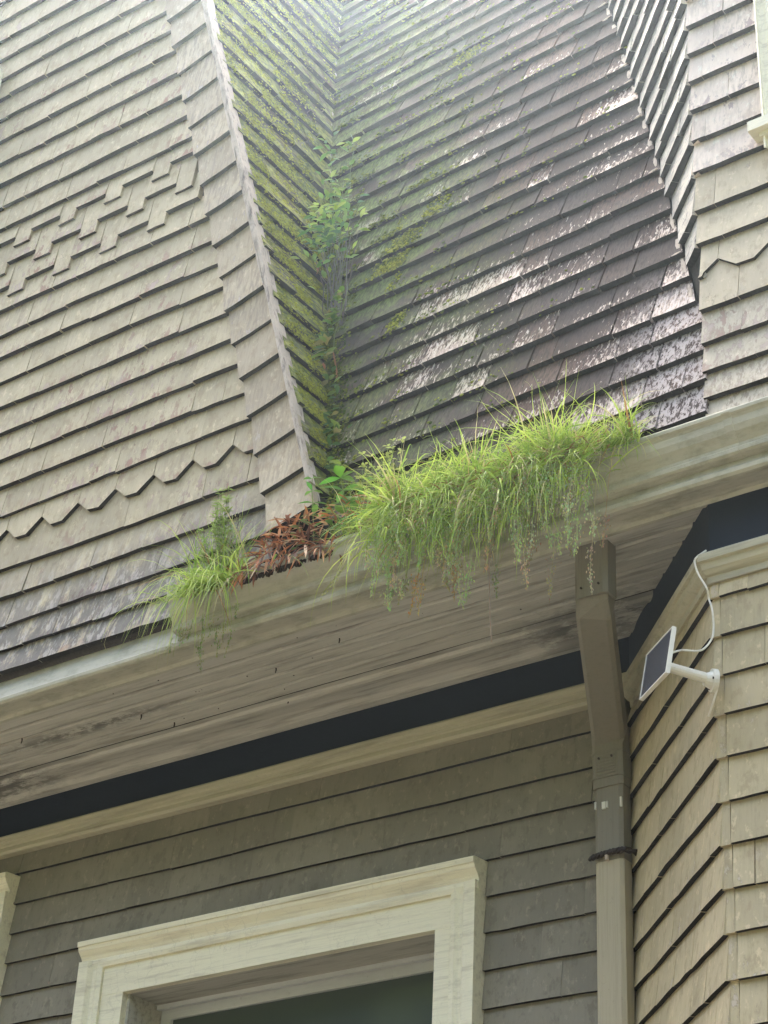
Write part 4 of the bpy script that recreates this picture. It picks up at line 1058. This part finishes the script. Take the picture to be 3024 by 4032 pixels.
for k in range(4):
    p_ = sap_stem(V0 + Vector((rnd.uniform(-.08, .0), .0, .35)), V0 + Vector((-.40 + k * .055, .32, 1.12 + rnd.uniform(0, .30))), .0024, (.16, .2, .08)); centers.append(p_)
for k in range(285):
    zz_ = rnd.gauss(0, .12)
    if k < 175: q = V0 + Vector((-.070 - zz_ * .3 + rnd.gauss(0, .088), .0 - rnd.uniform(0, .10) + zz_ * .25, .48 + zz_))
    else: q = Vector(rnd.choice(centers[22:])[rnd.randint(1, 8)]) + Vector((rnd.gauss(0, .02), -.02, rnd.gauss(0, .02)))
    g = Geo(); col = rnd.choice([(.14, .30, .07), (.20, .38, .08), (.28, .46, .10), (.10, .22, .08), (.46, .60, .13)])
    leaf(g, q, (rnd.gauss(0, 1), rnd.gauss(-.4, .5), rnd.uniform(-.4, .8)), rnd.uniform(.032, .060), rnd.uniform(.015, .024), col); g.build('leaf', M_leaf, sap, smooth=True)
for (dx, dz, L_, an) in ((-.20, .40, .075, 3.4), (-.15, .37, .07, 4.9), (-.18, .39, .05, 4.2)):
    g = Geo(); leaf(g, V0 + Vector((dx, .02, dz)), (math.cos(an), -.3, -.6), L_, .016, (.45, .20, .08)); o = g.build('leaf', M_dry, sap); o['label'] = 'dry orange leaf'
zs2 = 4.62; v2 = Vector((x_rake(zs2) + .085, y_roof(x_rake(zs2), zs2) - .03, zs2))
s2 = thing('sapling', v2, 'small sapling with a reddish stem, lower in the valley', 'shrub')
g = Geo(); g.tube([v2 + Vector((0, -.01, -.11)), v2 + Vector((0, -.02, -.02)), v2 + Vector((-.008, -.04, .06))], .0045, 6, (.42, .20, .10, 1), r2=.003); g.build('stem', M_stem, s2)
g = Geo(); g.tube([v2 + Vector((-.008, -.04, .06)), v2 + Vector((.0, -.05, .14)), v2 + Vector((.03, -.05, .25)), v2 + Vector((.06, -.06, .33))], .002, 5, (.2, .24, .09, 1)); g.build('stem', M_stem, s2)
for k in range(120):
    f = rnd.random() if k < 60 else rnd.uniform(-2.1, .1); zz_ = zs2 + .32 * f; q = v2 + Vector((-.008 + .068 * max(0, f - .2), -.085, .0 + .32 * f)) if f > 0 else Vector((x_rake(zz_) + .05 + rnd.gauss(0, .03), y_roof(x_rake(zz_), zz_) - .05, zz_)); col = rnd.choice([(.16, .30, .06), (.30, .42, .09), (.10, .2, .05), (.45, .40, .14)])
    g = Geo(); leaf(g, q, (rnd.gauss(0, 1), -.4, rnd.uniform(-.3, .6)), rnd.uniform(.038, .070) * (1.2 - .6 * max(0, f)) * (.7 if f < 0 else 1), rnd.uniform(.016, .026), col); g.build('leaf', M_leaf, s2, smooth=True)
g = Geo(); leaf(g, v2 + Vector((-.05, -.05, .02)), (.5, -.2, -1), .045, .012, (.5, .2, .08)); o = g.build('leaf', M_dry, s2); o['label'] = 'dry orange leaf'
# dead leaves
lit = thing('dead_leaf_pile', (-3.98, 4.66, 3.52), 'pile of rust brown dead leaves spilling over the gutter edge', 'leaves')
for k in range(245):
    x = rnd.gauss(-3.95, .12); x = max(-4.20, min(-3.72, x))
    top = .22 * math.exp(-((x + 3.95) / .14) ** 2)
    h = rnd.random()
    z = 3.49 + top * h; y = 4.60 + .07 * h + rnd.uniform(-.01, .01)
    over = h < .3
    d = Vector((rnd.gauss(0, .8), -rnd.uniform(.1, .8), -rnd.uniform(.4, 1.4) if over else rnd.uniform(-.7, .6)))
    if over: y = rnd.uniform(4.600, 4.625)
    g = Geo(); col = rnd.choice([(.50, .18, .07), (.66, .28, .11), (.28, .11, .055), (.74, .44, .24), (.16, .07, .045), (.42, .18, .09), (.80, .60, .40), (.30, .16, .09)])
    leaf(g, (x, y, z), d, rnd.uniform(.045, .10), rnd.uniform(.007, .014), col, .5); g.build('leaf', M_dry, lit)
g = Geo()
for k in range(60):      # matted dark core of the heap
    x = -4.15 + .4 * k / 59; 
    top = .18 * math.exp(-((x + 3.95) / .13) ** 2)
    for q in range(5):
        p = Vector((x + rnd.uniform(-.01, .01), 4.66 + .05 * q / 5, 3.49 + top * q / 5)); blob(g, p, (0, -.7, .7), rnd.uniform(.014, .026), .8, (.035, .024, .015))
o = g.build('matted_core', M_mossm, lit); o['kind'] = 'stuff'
for k in range(52):
    x = rnd.uniform(-3.80, -3.52); g = Geo(); col = rnd.choice([(.58, .22, .08), (.44, .17, .07), (.70, .45, .25)])
    leaf(g, (x, rnd.uniform(4.59, 4.68), 3.60 + rnd.uniform(-.04, .06)), (rnd.gauss(0, .8), -.5, rnd.uniform(-.5, .6)), rnd.uniform(.04, .07), rnd.uniform(.008, .015), col, .5); g.build('leaf', M_dry, lit)

for o in list(sc.objects):
    if 'category' not in o.keys(): continue
    b_ = o.name.split('.')[0]
    gr_ = {'sash_window': 'cream framed windows of the house', 'seedling': 'seedlings sprouting from the gutter', 'sapling': 'saplings rooted in the roof valley', 'power_cable': 'white cables of the solar panel'}.get(b_)
    if gr_: o['group'] = gr_

# ------------------------------------------------------------------ unseen trees added behind the viewer to darken the low sky; they show in the glass
def tree_mat():
    n = NT('tree_foliage'); f = n.noise(n.map((2.5, 2.5, 2.5)), 1, 6, .7)
    return n.fin(n.mix(n.ramp(f, .35, .65), (.022, .032, .014), (.07, .10, .035)), .9, .1)
G = Geo()
for k in range(95):
    an = math.pi * (1.02 + .96 * k / 94) + rnd.uniform(-.02, .02); R_ = rnd.uniform(17, 23)
    cx, cy = R_ * math.cos(an) * 1.35, R_ * math.sin(an)
    hh = rnd.uniform(11.5, 15.5)
    for q in range(9):
        c0 = Vector((cx + rnd.gauss(0, 1.5), cy + rnd.gauss(0, 1.2), rnd.uniform(.5, hh - 2.6)))
        r_ = rnd.uniform(1.5, 2.5)
        G.add([tuple(c0 + u * r_ * rnd.uniform(.7, 1.3)) for u in UV_], UF_)
o = G.build('added_shade_trees', tree_mat()); o['kind'] = 'stuff'

# ------------------------------------------------------------------ thin scattering volume added to give the lens glare near the sun
hm = bpy.data.materials.new('glare_haze'); hm.use_nodes = True; ht = hm.node_tree; ht.nodes.clear()
hv = ht.nodes.new('ShaderNodeVolumePrincipled'); ho = ht.nodes.new('ShaderNodeOutputMaterial')
hv.inputs['Color'].default_value = (.74, .88, 1.0, 1); hv.inputs['Density'].default_value = GLARE_HAZE; hv.inputs['Anisotropy'].default_value = .91
ht.links.new(hv.outputs[0], ho.inputs['Volume'])
g = Geo(); g.box(-152, 152, -152, 152, -2.6, 18.5)
o = g.build('glare_haze', hm); o['kind'] = 'stuff'
